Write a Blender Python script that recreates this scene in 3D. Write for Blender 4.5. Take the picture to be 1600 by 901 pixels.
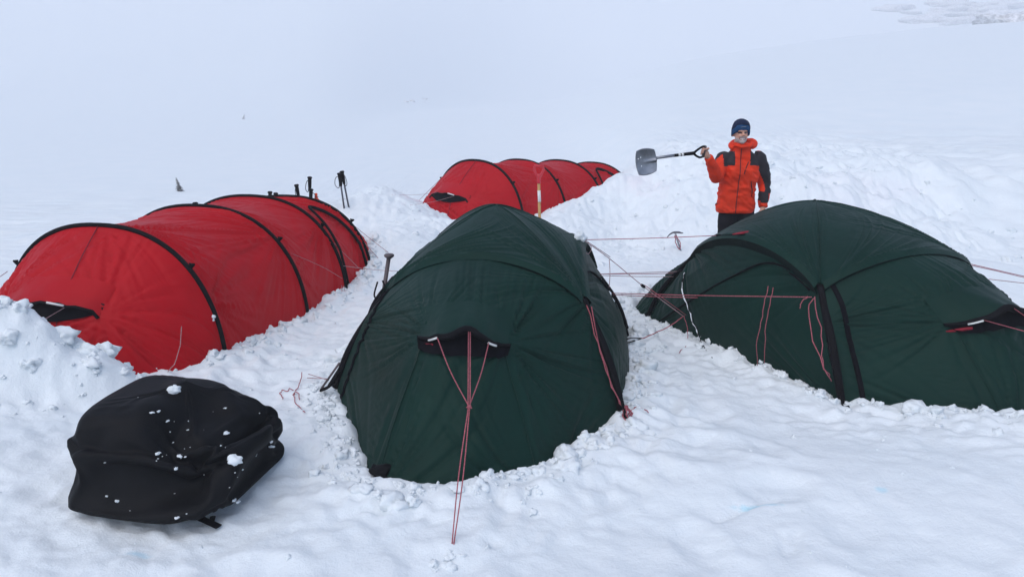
import bpy, math, random
import numpy as np
from math import radians, sin, cos, pi
from mathutils import Vector

random.seed(7); RNG = np.random.default_rng(7)
for o in list(bpy.data.objects): bpy.data.objects.remove(o)
SC = bpy.context.scene
COL = SC.collection

# ------------------------------------------------------------------ camera, sky, sun, exposure
CAM_H = 2.05
PITCH = math.atan(300.5/1244.0)
cam = bpy.data.cameras.new('camera'); cam.sensor_width = 36; cam.lens = 28.0
cam.clip_start = 0.1; cam.clip_end = 3000
cam_o = bpy.data.objects.new('camera', cam); COL.objects.link(cam_o)
cam_o.location = (0, 0, CAM_H); cam_o.rotation_euler = (pi/2-PITCH, 0, 0)
SC.camera = cam_o

SUN_EL, SUN_AZ = radians(56), radians(215)      # azimuth: compass bearing of the sun, +Y = north
world = bpy.data.worlds.new('World'); SC.world = world; world.use_nodes = True
wn = world.node_tree.nodes; wl = world.node_tree.links
bg = wn['Background']; sky = wn.new('ShaderNodeTexSky'); sky.sky_type = 'NISHITA'; sky.sun_disc = False
sky.sun_elevation = SUN_EL; sky.sun_rotation = SUN_AZ
sky.air_density = 1.0; sky.dust_density = 4.0; sky.ozone_density = 1.0; sky.altitude = 1500
wl.new(sky.outputs[0], bg.inputs[0]); bg.inputs[1].default_value = 0.12
sun = bpy.data.lights.new('sun', 'SUN'); sun.energy = 1.15; sun.angle = radians(80); sun.color = (1.0, 0.95, 0.88)
sun_o = bpy.data.objects.new('sun', sun); COL.objects.link(sun_o)
sd = Vector((sin(SUN_AZ)*cos(SUN_EL), cos(SUN_AZ)*cos(SUN_EL), sin(SUN_EL)))
sun_o.rotation_euler = sd.to_track_quat('Z', 'Y').to_euler(); sun_o.location = (0, 0, 40)
SC.view_settings.view_transform = 'Standard'; SC.view_settings.look = 'None'
SC.view_settings.exposure = 0.57; SC.view_settings.gamma = 1.0; SC.view_settings.use_curve_mapping = False
SC.cycles.volume_bounces = 3; SC.cycles.max_bounces = 8; SC.cycles.diffuse_bounces = 4
SC.cycles.use_denoising = True

# ------------------------------------------------------------------ numeric helpers
F = 1244.0
def ray(px, py):
    a = (px-800)/F; b = -(py-450.5)/F
    return np.array((a, cos(PITCH)+b*sin(PITCH), -sin(PITCH)+b*cos(PITCH)))
def uy(px, py, Y):                       # measured picture point at a known distance -> metres
    d = ray(px, py); return np.array((0, 0, CAM_H)) + d*(Y/d[1])
def uz(px, py, z=0.0):
    d = ray(px, py); return np.array((0, 0, CAM_H)) + d*((z-CAM_H)/d[2])
V3 = lambda *a: np.array(a, float)

_perm = np.random.default_rng(3).permutation(256); _perm = np.concatenate([_perm, _perm, _perm])
_g = np.random.default_rng(4).normal(size=(256, 3)); _g /= np.linalg.norm(_g, axis=1)[:, None]
def perlin(x, y, z=0.0):
    x, y, z = np.broadcast_arrays(np.asarray(x, float), np.asarray(y, float), np.asarray(z, float))
    xi, yi, zi = np.floor(x).astype(int), np.floor(y).astype(int), np.floor(z).astype(int)
    xf, yf, zf = x-xi, y-yi, z-zi
    u, v, w = (t*t*t*(t*(t*6-15)+10) for t in (xf, yf, zf))
    def g(dx, dy, dz):
        h = _perm[_perm[_perm[(xi+dx) & 255]+((yi+dy) & 255)]+((zi+dz) & 255)]
        gr = _g[h]
        return gr[..., 0]*(xf-dx)+gr[..., 1]*(yf-dy)+gr[..., 2]*(zf-dz)
    L = lambda a, b, t: a+t*(b-a)
    return 1.5*L(L(L(g(0,0,0), g(1,0,0), u), L(g(0,1,0), g(1,1,0), u), v),
                 L(L(g(0,0,1), g(1,0,1), u), L(g(0,1,1), g(1,1,1), u), v), w)
def fbm(x, y, z=0.0, octv=3, gain=.5):
    s = 0; a = 1; f = 1
    for i in range(octv):
        s = s+a*perlin(x*f+17.3*i, y*f-9.1*i, np.asarray(z)*f+i*3.7); a *= gain; f *= 2.03
    return s
def sstep(a, b, x):
    t = np.clip((x-a)/(b-a), 0, 1); return t*t*(3-2*t)

def catmull(pts, n):
    P = np.asarray(pts, float); m = len(P)
    if m == 2:
        t = np.linspace(0, 1, n)[:, None]; return P[0]*(1-t)+P[1]*t
    Q = np.vstack([2*P[0]-P[1], P, 2*P[-1]-P[-2]])
    s = np.linspace(0, m-1, n); i = np.minimum(s.astype(int), m-2); t = (s-i)[:, None]
    a, b, c, d = Q[i], Q[i+1], Q[i+2], Q[i+3]
    return .5*((2*b)+(-a+c)*t+(2*a-5*b+4*c-d)*t**2+(-a+3*b-3*c+d)*t**3)
def grid_faces(nu, nv, wrap=False):
    i = np.arange(nu-1)[:, None]*nv+np.arange(nv-1)[None, :]
    f = np.stack([i, i+1, i+nv+1, i+nv], -1).reshape(-1, 4)
    return f
def grid_normals(G):
    du = np.gradient(G, axis=0); dv = np.gradient(G, axis=1)
    n = np.cross(du, dv); return n/(np.linalg.norm(n, axis=2)[..., None]+1e-9)

# ------------------------------------------------------------------ object helpers
def mesh(name, V, Fc, mats, smooth=True, midx=None):
    me = bpy.data.meshes.new(name)
    V = np.asarray(V, float); Fc = [tuple(f) for f in Fc] if not isinstance(Fc, np.ndarray) else Fc
    if isinstance(Fc, np.ndarray):
        n, k = Fc.shape
        me.vertices.add(len(V)); me.vertices.foreach_set('co', V.ravel())
        me.loops.add(n*k); me.loops.foreach_set('vertex_index', Fc.astype(np.int32).ravel())
        me.polygons.add(n); me.polygons.foreach_set('loop_start', np.arange(0, n*k, k, dtype=np.int32))
        me.update(calc_edges=True); me.validate()
    else:
        me.from_pydata([tuple(v) for v in V], [], Fc); me.update()
    for m in (mats if isinstance(mats, (list, tuple)) else [mats]): me.materials.append(m)
    if midx is not None: me.polygons.foreach_set('material_index', np.asarray(midx, np.int32))
    if smooth: me.polygons.foreach_set('use_smooth', np.ones(len(me.polygons), bool))
    return me
def root_loc(p):
    while p is not None and p.parent is not None: p = p.parent
    return np.array(p.location) if p is not None else np.zeros(3)
def part(name, VF, mat, parent=None, label=None, smooth=True, midx=None):
    V, Fc = VF
    me = mesh(name, np.asarray(V, float)-root_loc(parent), Fc, mat, smooth, midx)
    o = bpy.data.objects.new(name, me); COL.objects.link(o)
    if parent is not None: o.parent = parent
    if label: o['label'] = label
    return o
def thing(name, loc, label, cat, group=None):
    o = bpy.data.objects.new(name, None); COL.objects.link(o); o.location = tuple(loc); o.empty_display_size = .2
    return tag(o, label, cat, group)
def tag(o, label, cat, group=None):
    o['label'] = label; o['category'] = cat
    if group: o['group'] = group
    return o
def join(*vfs):
    V = []; Fc = []; n = 0
    for v, f in vfs:
        V.append(np.asarray(v, float)); Fc += [tuple(int(k)+n for k in q) for q in f]; n += len(v)
    return np.vstack(V), Fc
def tube(pts, r, sides=8, n=None, cap=True, flat=1.0, up=None):
    """tube along a curve; r scalar or list; flat squashes it across the direction 'up'"""
    P = np.asarray(pts, float)
    if n: P = catmull(P, n)
    m = len(P); R = np.interp(np.linspace(0, 1, m), np.linspace(0, 1, len(np.atleast_1d(r))), np.atleast_1d(r))
    T = np.gradient(P, axis=0); T /= np.linalg.norm(T, axis=1)[:, None]+1e-12
    ref = V3(*up) if up is not None else (V3(0, 0, 1) if abs(T[0][2]) < .9 else V3(1, 0, 0))
    N = ref-T[0]*ref.dot(T[0]); N /= np.linalg.norm(N)
    V = []
    for i in range(m):
        if up is not None and i: N = ref.copy()
        N = N-T[i]*N.dot(T[i]); N /= np.linalg.norm(N)+1e-12; B = np.cross(T[i], N)
        for k in range(sides):
            a = 2*pi*k/sides; V.append(P[i]+R[i]*(N*cos(a)*flat+B*sin(a)))
    Fc = [(i*sides+k, i*sides+(k+1) % sides, (i+1)*sides+(k+1) % sides, (i+1)*sides+k) for i in range(m-1) for k in range(sides)]
    if cap: Fc += [tuple(range(sides))[::-1], tuple((m-1)*sides+k for k in range(sides))]
    return np.array(V), Fc
def box(c, s, R=None):
    c = np.asarray(c, float); s = np.asarray(s, float)/2
    V = np.array([(x, y, z) for x in (-1, 1) for y in (-1, 1) for z in (-1, 1)], float)*s
    if R is not None: V = V@np.asarray(R).T
    return V+c, [(0, 1, 3, 2), (4, 6, 7, 5), (0, 4, 5, 1), (2, 3, 7, 6), (0, 2, 6, 4), (1, 5, 7, 3)]
def ico(sub=2):
    import bmesh
    b = bmesh.new(); bmesh.ops.create_icosphere(b, subdivisions=sub, radius=1)
    V = np.array([v.co[:] for v in b.verts]); Fc = np.array([[v.index for v in f.verts] for f in b.faces]); b.free()
    return V, Fc
def lathe(prof, c, seg=24, sx=1, sy=1):
    V = []; c = np.asarray(c, float)
    for r, z in prof:
        for k in range(seg):
            a = 2*pi*k/seg; V.append(c+V3(r*cos(a)*sx, r*sin(a)*sy, z))
    m = len(prof)
    Fc = [(i*seg+k, i*seg+(k+1) % seg, (i+1)*seg+(k+1) % seg, (i+1)*seg+k) for i in range(m-1) for k in range(seg)]
    Fc += [tuple(range(seg))[::-1], tuple((m-1)*seg+k for k in range(seg))]
    return np.array(V), Fc

# ------------------------------------------------------------------ materials
def nmat(name):
    m = bpy.data.materials.new(name); m.use_nodes = True
    nt = m.node_tree; b = nt.nodes['Principled BSDF']; return m, nt, b
def noise_node(nt, scale, detail=4, rough=.55, coord='Object', dist=0):
    tc = nt.nodes.new('ShaderNodeTexCoord'); n = nt.nodes.new('ShaderNodeTexNoise')
    n.inputs['Scale'].default_value = scale; n.inputs['Detail'].default_value = detail
    n.inputs['Roughness'].default_value = rough; n.inputs['Distortion'].default_value = dist
    nt.links.new(tc.outputs[coord], n.inputs['Vector']); return n
def ramp(nt, src, stops):
    r = nt.nodes.new('ShaderNodeValToRGB'); e = r.color_ramp.elements
    while len(e) < len(stops): e.new(.5)
    for k, (p, c) in enumerate(stops):
        e[k].position = p; e[k].color = (*c, 1) if len(c) == 3 else c
    nt.links.new(src, r.inputs[0]); return r
def simple(name, col, rough=.6, spec=.4, metal=0, var=.25, scale=30, bump=0, bscale=200):
    m, nt, b = nmat(name)
    n = noise_node(nt, scale)
    lo = tuple(c*(1-var) for c in col); hi = tuple(min(1, c*(1+var)) for c in col)
    r = ramp(nt, n.outputs['Fac'], [(.3, lo), (.7, hi)])
    nt.links.new(r.outputs[0], b.inputs['Base Color'])
    b.inputs['Roughness'].default_value = rough; b.inputs['Specular IOR Level'].default_value = spec
    b.inputs['Metallic'].default_value = metal
    if bump:
        n2 = noise_node(nt, bscale, 3); bp = nt.nodes.new('ShaderNodeBump')
        bp.inputs['Strength'].default_value = bump; bp.inputs['Distance'].default_value = .004
        nt.links.new(n2.outputs['Fac'], bp.inputs['Height']); nt.links.new(bp.outputs[0], b.inputs['Normal'])
    return m
def fabric(name, c1, c2, rough, spec, transl, tcol, sheen=0.0):
    """coated tent cloth: slight colour drift, damp speckles, soft creases, a little light passing through"""
    m, nt, b = nmat(name)
    n = noise_node(nt, 2.2, 5, .6); r = ramp(nt, n.outputs['Fac'], [(.3, c1), (.72, c2)])
    nt.links.new(r.outputs[0], b.inputs['Base Color'])
    n2 = noise_node(nt, 14, 6, .65); rr = nt.nodes.new('ShaderNodeMapRange')
    rr.inputs['To Min'].default_value = rough-.12; rr.inputs['To Max'].default_value = rough+.12
    nt.links.new(n2.outputs['Fac'], rr.inputs['Value']); nt.links.new(rr.outputs[0], b.inputs['Roughness'])
    b.inputs['Specular IOR Level'].default_value = spec
    b.inputs['Sheen Weight'].default_value = sheen; b.inputs['Sheen Roughness'].default_value = .45
    n3 = noise_node(nt, 9, 4, .5, dist=1.2); n4 = noise_node(nt, 260, 2)
    mix = nt.nodes.new('ShaderNodeMath'); mix.operation = 'MULTIPLY_ADD'; mix.inputs[1].default_value = .06
    nt.links.new(n4.outputs['Fac'], mix.inputs[0]); nt.links.new(n3.outputs['Fac'], mix.inputs[2])
    bp = nt.nodes.new('ShaderNodeBump'); bp.inputs['Strength'].default_value = .22; bp.inputs['Distance'].default_value = .012
    nt.links.new(mix.outputs[0], bp.inputs['Height']); nt.links.new(bp.outputs[0], b.inputs['Normal'])
    tr = nt.nodes.new('ShaderNodeBsdfTranslucent'); tr.inputs[0].default_value = (*tcol, 1)
    ms = nt.nodes.new('ShaderNodeMixShader'); ms.inputs[0].default_value = transl
    out = nt.nodes['Material Output']
    nt.links.new(b.outputs[0], ms.inputs[1]); nt.links.new(tr.outputs[0], ms.inputs[2]); nt.links.new(ms.outputs[0], out.inputs[0])
    return m

M = {}
M['red'] = fabric('red_ripstop', (.47, .005, .012), (.55, .007, .016), .45, .12, .28, (.90, .010, .012), .02)
M['green'] = fabric('green_ripstop', (.0025, .021, .0155), (.0038, .028, .0205), .55, .11, .05, (.02, .11, .06), .03)
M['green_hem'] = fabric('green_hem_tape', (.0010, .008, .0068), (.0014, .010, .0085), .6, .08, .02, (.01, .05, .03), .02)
M['black'] = simple('black_webbing', (.006, .0055, .007), .75, .08, var=.3, scale=60, bump=.3, bscale=300)
M['mesh'] = simple('black_mesh', (.005, .0048, .007), .9, .05, var=.3, scale=40)
M['bag'] = simple('black_canvas', (.0045, .0045, .0058), .62, .13, var=.25, scale=8, bump=.35, bscale=120)
M['cord'] = simple('red_flecked_cord', (.36, .10, .12), .8, .2, var=.45, scale=160)
M['cord_pale'] = simple('pale_red_cord', (.42, .27, .28), .8, .2, var=.4, scale=160)
M['white'] = simple('white_plastic', (.7, .7, .68), .4, .5, var=.06)
M['tagred'] = simple('red_tag_cloth', (.22, .008, .02), .7, .3, var=.2)
M['metal'] = simple('worn_aluminium', (.26, .27, .30), .42, .5, metal=.85, var=.25, scale=14)
M['dark_metal'] = simple('dark_grey_metal', (.10, .10, .12), .45, .5, metal=.6, var=.3, scale=20)
M['stake'] = simple('brown_grey_stake', (.09, .07, .075), .55, .4, var=.3, scale=20)
M['wood'] = simple('varnished_wood', (.48, .27, .10), .5, .4, var=.25, scale=18)
M['redplastic'] = simple('red_plastic', (.55, .015, .03), .4, .5, var=.12)
M['orange'] = simple('orange_nylon', (.75, .07, .02), .6, .3, var=.2, scale=20)
M['jacket'] = simple('orange_red_shell', (.72, .040, .010), .62, .15, var=.14, scale=9, bump=.3, bscale=60)
M['jacket_dark'] = simple('charcoal_shell', (.028, .025, .030), .7, .12, var=.25, scale=12, bump=.3, bscale=60)
M['trousers'] = simple('dark_trousers', (.012, .011, .015), .75, .1, var=.3, scale=8)
M['skin'] = simple('skin', (.56, .30, .22), .55, .4, var=.14, scale=25)
M['beard'] = simple('grey_beard', (.46, .38, .36), .9, .2, var=.3, scale=120)
M['navy'] = simple('navy_knit', (.010, .018, .05), .9, .2, var=.3, scale=60, bump=.4, bscale=250)
M['blue'] = simple('blue_knit_band', (.012, .055, .14), .9, .2, var=.25, scale=60, bump=.4, bscale=250)
M['eye'] = simple('dark_eye', (.05, .03, .03), .3, .5, var=.2)
M['lip'] = simple('lip', (.30, .10, .09), .5, .4, var=.1)
M['rock'] = simple('fog_faded_rock', (.66, .66, .68), .9, .2, var=.4, scale=1.5)  # fog fading put into the base colour, paler than bare rock
M['conifer'] = simple('frosted_conifer', (.20, .20, .20), .9, .2, var=.6, scale=14)

def snow_mat(name, tints):
    m, nt, b = nmat(name); L = nt.links
    tc = nt.nodes.new('ShaderNodeTexCoord')
    base = ramp(nt, noise_node(nt, 1.3, 6, .6).outputs['Fac'], [(.3, (.755, .81, .84)), (.7, (.795, .835, .855))])
    colr = base.outputs[0]
    if tints:
        for (c, rad, tint, amt, sc, zs) in TINTS:
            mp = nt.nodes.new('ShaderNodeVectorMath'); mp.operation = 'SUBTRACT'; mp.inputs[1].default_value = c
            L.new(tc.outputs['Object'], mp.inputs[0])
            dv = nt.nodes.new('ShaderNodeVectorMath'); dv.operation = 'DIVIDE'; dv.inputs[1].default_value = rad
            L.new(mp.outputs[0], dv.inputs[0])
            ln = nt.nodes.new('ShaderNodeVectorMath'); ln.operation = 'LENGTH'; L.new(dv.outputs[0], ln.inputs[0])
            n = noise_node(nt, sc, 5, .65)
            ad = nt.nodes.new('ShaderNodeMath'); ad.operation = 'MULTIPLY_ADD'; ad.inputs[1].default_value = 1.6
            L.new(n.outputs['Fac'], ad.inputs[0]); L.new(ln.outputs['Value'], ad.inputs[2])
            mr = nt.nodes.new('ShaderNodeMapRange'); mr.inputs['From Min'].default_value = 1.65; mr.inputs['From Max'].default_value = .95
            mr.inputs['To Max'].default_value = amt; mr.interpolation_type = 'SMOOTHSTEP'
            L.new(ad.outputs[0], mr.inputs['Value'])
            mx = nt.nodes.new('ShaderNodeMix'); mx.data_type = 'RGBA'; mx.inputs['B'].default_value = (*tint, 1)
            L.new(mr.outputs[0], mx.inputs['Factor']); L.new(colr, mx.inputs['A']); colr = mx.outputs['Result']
    L.new(colr, b.inputs['Base Color'])
    b.inputs['Roughness'].default_value = .65; b.inputs['Specular IOR Level'].default_value = .25
    h1 = noise_node(nt, 28, 6, .62); h2 = noise_node(nt, 160, 3, .6)
    ma = nt.nodes.new('ShaderNodeMath'); ma.operation = 'MULTIPLY_ADD'; ma.inputs[1].default_value = .3
    L.new(h2.outputs['Fac'], ma.inputs[0]); L.new(h1.outputs['Fac'], ma.inputs[2])
    bp = nt.nodes.new('ShaderNodeBump'); bp.inputs['Strength'].default_value = .45; bp.inputs['Distance'].default_value = .018
    L.new(ma.outputs[0], bp.inputs['Height']); L.new(bp.outputs[0], b.inputs['Normal'])
    return m
TINTS = [  # soft coloured patches mixed into the snow: centre, radii, tint, amount, noise scale, -
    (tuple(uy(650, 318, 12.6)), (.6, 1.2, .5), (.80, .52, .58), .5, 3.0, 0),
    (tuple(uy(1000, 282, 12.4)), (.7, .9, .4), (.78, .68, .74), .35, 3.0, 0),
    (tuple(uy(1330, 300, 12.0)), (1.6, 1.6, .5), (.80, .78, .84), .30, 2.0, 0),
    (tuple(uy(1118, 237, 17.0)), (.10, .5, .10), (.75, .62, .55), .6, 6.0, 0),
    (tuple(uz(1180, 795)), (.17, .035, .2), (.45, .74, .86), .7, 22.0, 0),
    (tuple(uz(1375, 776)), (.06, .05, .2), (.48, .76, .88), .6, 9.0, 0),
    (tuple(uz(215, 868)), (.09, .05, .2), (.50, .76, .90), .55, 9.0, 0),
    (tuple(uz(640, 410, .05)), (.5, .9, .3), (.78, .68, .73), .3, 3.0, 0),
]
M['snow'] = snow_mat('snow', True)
M['snow_clean'] = snow_mat('snow_clump', False)

# ------------------------------------------------------------------ tent footprints (metres, x right, y away)
def seg_dist(px, py, a, b):
    d = b-a; t = np.clip(((px-a[0])*d[0]+(py-a[1])*d[1])/(d@d), 0, 1)
    return np.hypot(px-a[0]-t*d[0], py-a[1]-t*d[1])
def poly_sd(px, py, poly):
    """signed distance, negative inside"""
    P = np.asarray(poly, float); D = np.full(px.shape, 1e9); ins = np.zeros(px.shape, bool)
    for i in range(len(P)):
        a, b = P[i], P[(i+1) % len(P)]
        D = np.minimum(D, seg_dist(px, py, a, b))
        c = ((a[1] > py) != (b[1] > py)) & (px < (b[0]-a[0])*(py-a[1])/(b[1]-a[1]+1e-12)+a[0]); ins ^= c
    return np.where(ins, -D, D)

# red tunnel tents: hoops as (centre, half width, height), axis direction
def hoop_set(c0, ax, gaps, hw, hs):
    ax = V3(*ax); ax /= np.linalg.norm(ax); out = []; s = 0
    for g, w, h in zip(gaps, hw, hs):
        s += g; out.append((V3(c0[0]+ax[0]*s, c0[1]+ax[1]*s), w, h))
    return ax, out
RED1 = hoop_set((-3.31, 6.32), (.22, 1.0), (0, 1.34, .95, .82), (1.03, 1.08, 1.06, 1.02), (1.04, 1.02, 1.00, .90))
RED2 = hoop_set((-.57, 12.9), (.68, .73), (0, 1.05, 1.05, 1.0), (1.05, 1.05, 1.03, .98), (1.04, .99, .92, .82))
def red_foot(R, nose=.95):
    ax, hp = R; pr = V3(ax[1], -ax[0]); P = []
    for c, w, h in hp: P.append(c+pr*w)
    P.append(hp[-1][0]+ax*.9+pr*.3); P.append(hp[-1][0]+ax*.9-pr*.3)
    for c, w, h in hp[::-1]: P.append(c-pr*w)
    P.append(hp[0][0]-ax*nose-pr*.35); P.append(hp[0][0]-ax*nose+pr*.35)
    return P
# green dome tents: key points
def xy(p): return V3(p[0], p[1])
G1 = dict(pw=1.22, A=uy(775, 320, 6.1), FL=V3(-1.31, 5.37, 0), FR=V3(.745, 4.85, 0), CFL=uy(604, 452, 5.62), CFR=uy(911, 462, 5.1),
          FA=uy(745, 393, 5.25), SR=uy(905, 374, 6.15), SL=uy(648, 402, 5.98), bl=V3(-.80, 3.94, 0), nn=V3(-.30, 3.80, 0), br=V3(.22, 4.08, 0),
          vl=V3(-.52, 4.52, .66), vc=V3(-.23, 4.45, .715), vr=V3(-.02, 4.48, .62))
G2 = dict(A=uy(1275, 314, 6.7), FL=V3(2.30, 5.14, 0), BL=V3(1.25, 7.32, 0), CFL=uy(1281, 440, 5.5), CBL=uy(1085, 396, 7.1),
          FA=uy(1425, 387, 5.72), SL=uy(1165, 365, 6.25), CFR=uy(1512, 413, 6.15), FR=V3(4.05, 5.95, 0),
          bl=V3(3.25, 4.72, 0), nn=V3(3.72, 4.78, 0), br=V3(4.1, 5.05, 0),
          vl=V3(2.98, 5.16, .56), vc=V3(3.28, 5.22, .64), vr=V3(3.62, 5.40, .56),
          BA=V3(2.22, 7.50, .74), tn=V3(1.22, 8.0, 0), tl=V3(1.16, 7.66, 0), tr=V3(1.75, 8.4, 0), wl=V3(1.46, 7.5, .36), wc=V3(1.62, 7.75, .40), wr=V3(2.0, 8.1, .40))
def complete(G):
    A = G['A']
    def opp(k):
        p = G[k]; return V3(2*A[0]-p[0], 2*A[1]-p[1], p[2])
    for a, b in (('FL', 'BR'), ('FR', 'BL'), ('CFL', 'CBR'), ('CFR', 'CBL'), ('FA', 'BA'), ('SL', 'SR'), ('bl', 'tr'), ('nn', 'tn'), ('br', 'tl'), ('vl', 'wr'), ('vc', 'wc'), ('vr', 'wl')):
        if a in G and b not in G: G[b] = opp(a)
        if b in G and a not in G: G[a] = opp(b)
complete(G1); complete(G2)
def green_foot(G): return [xy(G[k]) for k in ('FL', 'bl', 'nn', 'br', 'FR', 'BR', 'tr', 'tn', 'tl', 'BL')]
FEET = [red_foot(RED1), red_foot(RED2), green_foot(G1), green_foot(G2)]

# ------------------------------------------------------------------ snow terrain
MOUNDS = [  # cx, cy, rx, ry, height, sharpness
    (-3.1, 11.4, 1.2, .8, .40, 2), (-2.0, 11.5, .8, .7, .30, 2), (-4.9, 11.6, 1.4, .9, .30, 2),
    (-3.60, 5.02, .52, .36, .44, 3), (-2.98, 5.10, .46, .28, .30, 4), (-4.35, 5.1, .8, .6, .46, 2), (-3.3, 4.3, 1.1, .8, .16, 2),
    (-1.95, 12.5, .8, .8, .30, 2), (-1.35, 11.9, .5, .5, .18, 2), (.75, 11.7, .6, .5, .26, 2), (.95, 12.35, .45, .4, .26, 2), (1.55, 12.9, .5, .5, .42, 2), (2.1, 13.5, .55, .55, .36, 2), (2.9, 14.3, .8, .8, .12, 2),
    (2.8, 12.6, 1.2, .8, .16, 2), (-1.5, 9.9, .7, .8, .38, 2), (-.95, 10.9, .7, .6, .30, 2), (-2.2, 12.6, .7, .6, .30, 2), (4.1, 4.3, .8, .42, .16, 2), (3.9, 4.1, 1.4, .8, .10, 2),
    (-.2, 9.2, .9, .7, .16, 2), (3.2, 11.0, .7, .5, .22, 2), (4.6, 11.6, .9, .6, .30, 2), (5.6, 10.6, .8, .6, .26, 2), (5.2, 8.6, .9, .8, .25, 2),
    (-1.2, 7.6, .3, .7, .07, 2), (1.15, 4.2, .9, .5, .06, 2), (6.2, 12.4, 1.1, .8, .3, 2),
]
_fr = np.random.default_rng(21)
DENTS = [(x, y, .11+.08*_fr.random(), .10+.12*_fr.random(), _fr.random()*pi, .012+.022*_fr.random())
         for x, y in zip(_fr.uniform(-3.6, 4.2, 95), _fr.uniform(2.9, 10.5, 95))]
_ha = np.linspace(-2, 3, 1001); _hs = np.interp(_ha, [-.5, -.05, .055, .12, .24, .40, .64, 1.2], [0, 0, .000, .030, .0647, .0885, .1117, .125])
_k = np.exp(-(np.arange(-40, 41)/15.)**2); _hs = np.convolve(np.pad(_hs, 40, 'edge'), _k/_k.sum(), 'valid')
def terrain(x, y):
    x = np.asarray(x, float); y = np.asarray(y, float)
    a = x/np.maximum(y, 3.0)
    # large forms: flat camp, dug wall behind on the right, valley on the left, far mountainside
    wob = .5*perlin(x*.35, y*.35, 5.5)
    right = sstep(-.06, .13, a)
    h = .85*sstep(9.9, 13.6, y+wob)*sstep(.02, .22, a)*sstep(1.2, 3.2, x)+.25*sstep(10, 14, y)*right
    hill = np.interp(a, _ha, _hs)
    yy = np.clip(y-13, 0, 150); h = h+hill*yy*.93*sstep(13, 24, y+0*x)
    h = h-sstep(158, 240, y)*hill*90
    y0 = 40+190*sstep(-.25, .12, a)
    h = h+sstep(0, 1, (y-y0)/(800-y0))*130*(.95+.08*perlin(x*.003, y*.005, 2.))
    h = h+sstep(4, 60, -y)*2 + .6*sstep(20, 120, np.abs(x))*perlin(x*.02, y*.02, 1.)
    h = h+.9*sstep(40, 150, y)*perlin(x*.02, y*.016, 8.)
    for cx, cy, rx, ry, hh, sh in MOUNDS:
        r2 = ((x-cx)/rx)**2+((y-cy)/ry)**2; h = h+hh*np.exp(-r2**(sh/2))
    near = 1-sstep(13, 30, np.hypot(x, y))
    # disturbed snow round the tents, calmer in the foreground
    sd = np.full(x.shape, 1e9); inside = np.full(x.shape, 1e9)
    for P in FEET: sd = np.minimum(sd, np.abs(poly_sd(x, y, P))); inside = np.minimum(inside, poly_sd(x, y, P))
    rough = np.clip(.22+.78*np.exp(-(np.clip(sd-.1, 0, 9)/.45)**2)+.8*sstep(8.5, 11, y)*(1-sstep(14, 22, y)), 0, 1)
    rough = np.maximum(rough, .85*np.exp(-(((x+3.2)/1.5)**2+((y-5)/.8)**2)))
    rough = np.maximum(rough, .6*sstep(-.2, -1.6, x)*(1-sstep(5, 8, y)))
    wall = sstep(9.5, 11, y)*(1-sstep(15, 21, y))*sstep(.2, 2.2, x)
    h = h+wall*(.13*(np.abs(perlin(x*1.3, y*1.1, 40.))-.2)+.07*perlin(x*2.9, y*2.6, 41.)-.05*np.abs(perlin(x*4.5, y*4.2, 42.)))
    wx = x+.10*perlin(x*2.1, y*2.1, 3.3); wy = y+.10*perlin(x*2.1, y*2.1, 7.7)
    det = .05*perlin(wx*.9, wy*.9, 1.1)
    det = det+rough*(.055*(np.abs(perlin(wx*2.6, wy*2.6, 2.2))-.2)+.048*(.35-np.abs(perlin(wx*5.0, wy*5.0, 9.)))+.028*perlin(wx*11, wy*11, 4.4)+.013*(np.abs(perlin(wx*23, wy*23, 6.6))-.2)+.006*perlin(wx*45, wy*45, 1.6))
    pat = sstep(-.25, .35, perlin(x*.8, y*.8, 31.))
    det = det+(1-rough)*(.030*perlin(wx*1.5, wy*1.5, 2.9)+pat*(.016*fbm(wx*4.2, wy*4.2, 3.9, 3)-.014*np.abs(perlin(wx*3.1, wy*3.1, 12.)))+.003*perlin(wx*14, wy*14, 4.1))
    for cx, cy, rx, ry, an, d in DENTS:
        m = (np.abs(x-cx) < .6) & (np.abs(y-cy) < .6)
        if m.any():
            u = ((x[m]-cx)*cos(an)+(y[m]-cy)*sin(an))/rx; v = (-(x[m]-cx)*sin(an)+(y[m]-cy)*cos(an))/ry
            r2 = u*u+v*v; t = np.zeros(m.sum()); t = -d*np.exp(-r2**1.5)+.35*d*np.exp(-((np.sqrt(r2)-1.35)/.35)**2)
            det[m] = det[m]+t
    h = h+det*near
    # sunken crack in the foreground crust
    for (p, q) in ((uz(1120, 812), uz(1210, 782)), (uz(1222, 838), uz(1226, 868)), (uz(1245, 836), uz(1240, 866))):
        h = h-.022*np.exp(-(seg_dist(x, y, p[:2], q[:2])/.022)**2)
    h = h+.03*np.exp(-(np.clip(inside-.12, 0, 9)/.14)**2)*near
    h = h-.45*sstep(-.02, -.30, inside)
    return h
def lines(lo, hi, steps, grow, far_lo, far_hi):
    out = []; x = lo
    for lim, st in steps:
        while x < lim: out.append(x); x += st
    st = steps[-1][1]
    while x < far_hi: out.append(x); st *= grow; x += st
    out.append(far_hi)
    st = steps[0][1]; x = lo-st; pre = []
    while x > far_lo: pre.append(x); st *= grow; x -= st
    pre.append(far_lo)
    return np.array(pre[::-1]+out)
XL = lines(-5.6, 6.2, [(6.2, .022)], 1.13, -780, 780)
YL = lines(2.9, 16, [(7.4, .02), (11, .03), (16, .045)], 1.09, -45, 880)
gx, gy = np.meshgrid(XL, YL, indexing='ij')
gz = terrain(gx, gy)
Vt = np.stack([gx, gy, gz], -1).reshape(-1, 3)
ground = part('snow_ground', (Vt, grid_faces(len(XL), len(YL))[:, ::-1]), M['snow']); ground['kind'] = 'structure'
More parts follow.
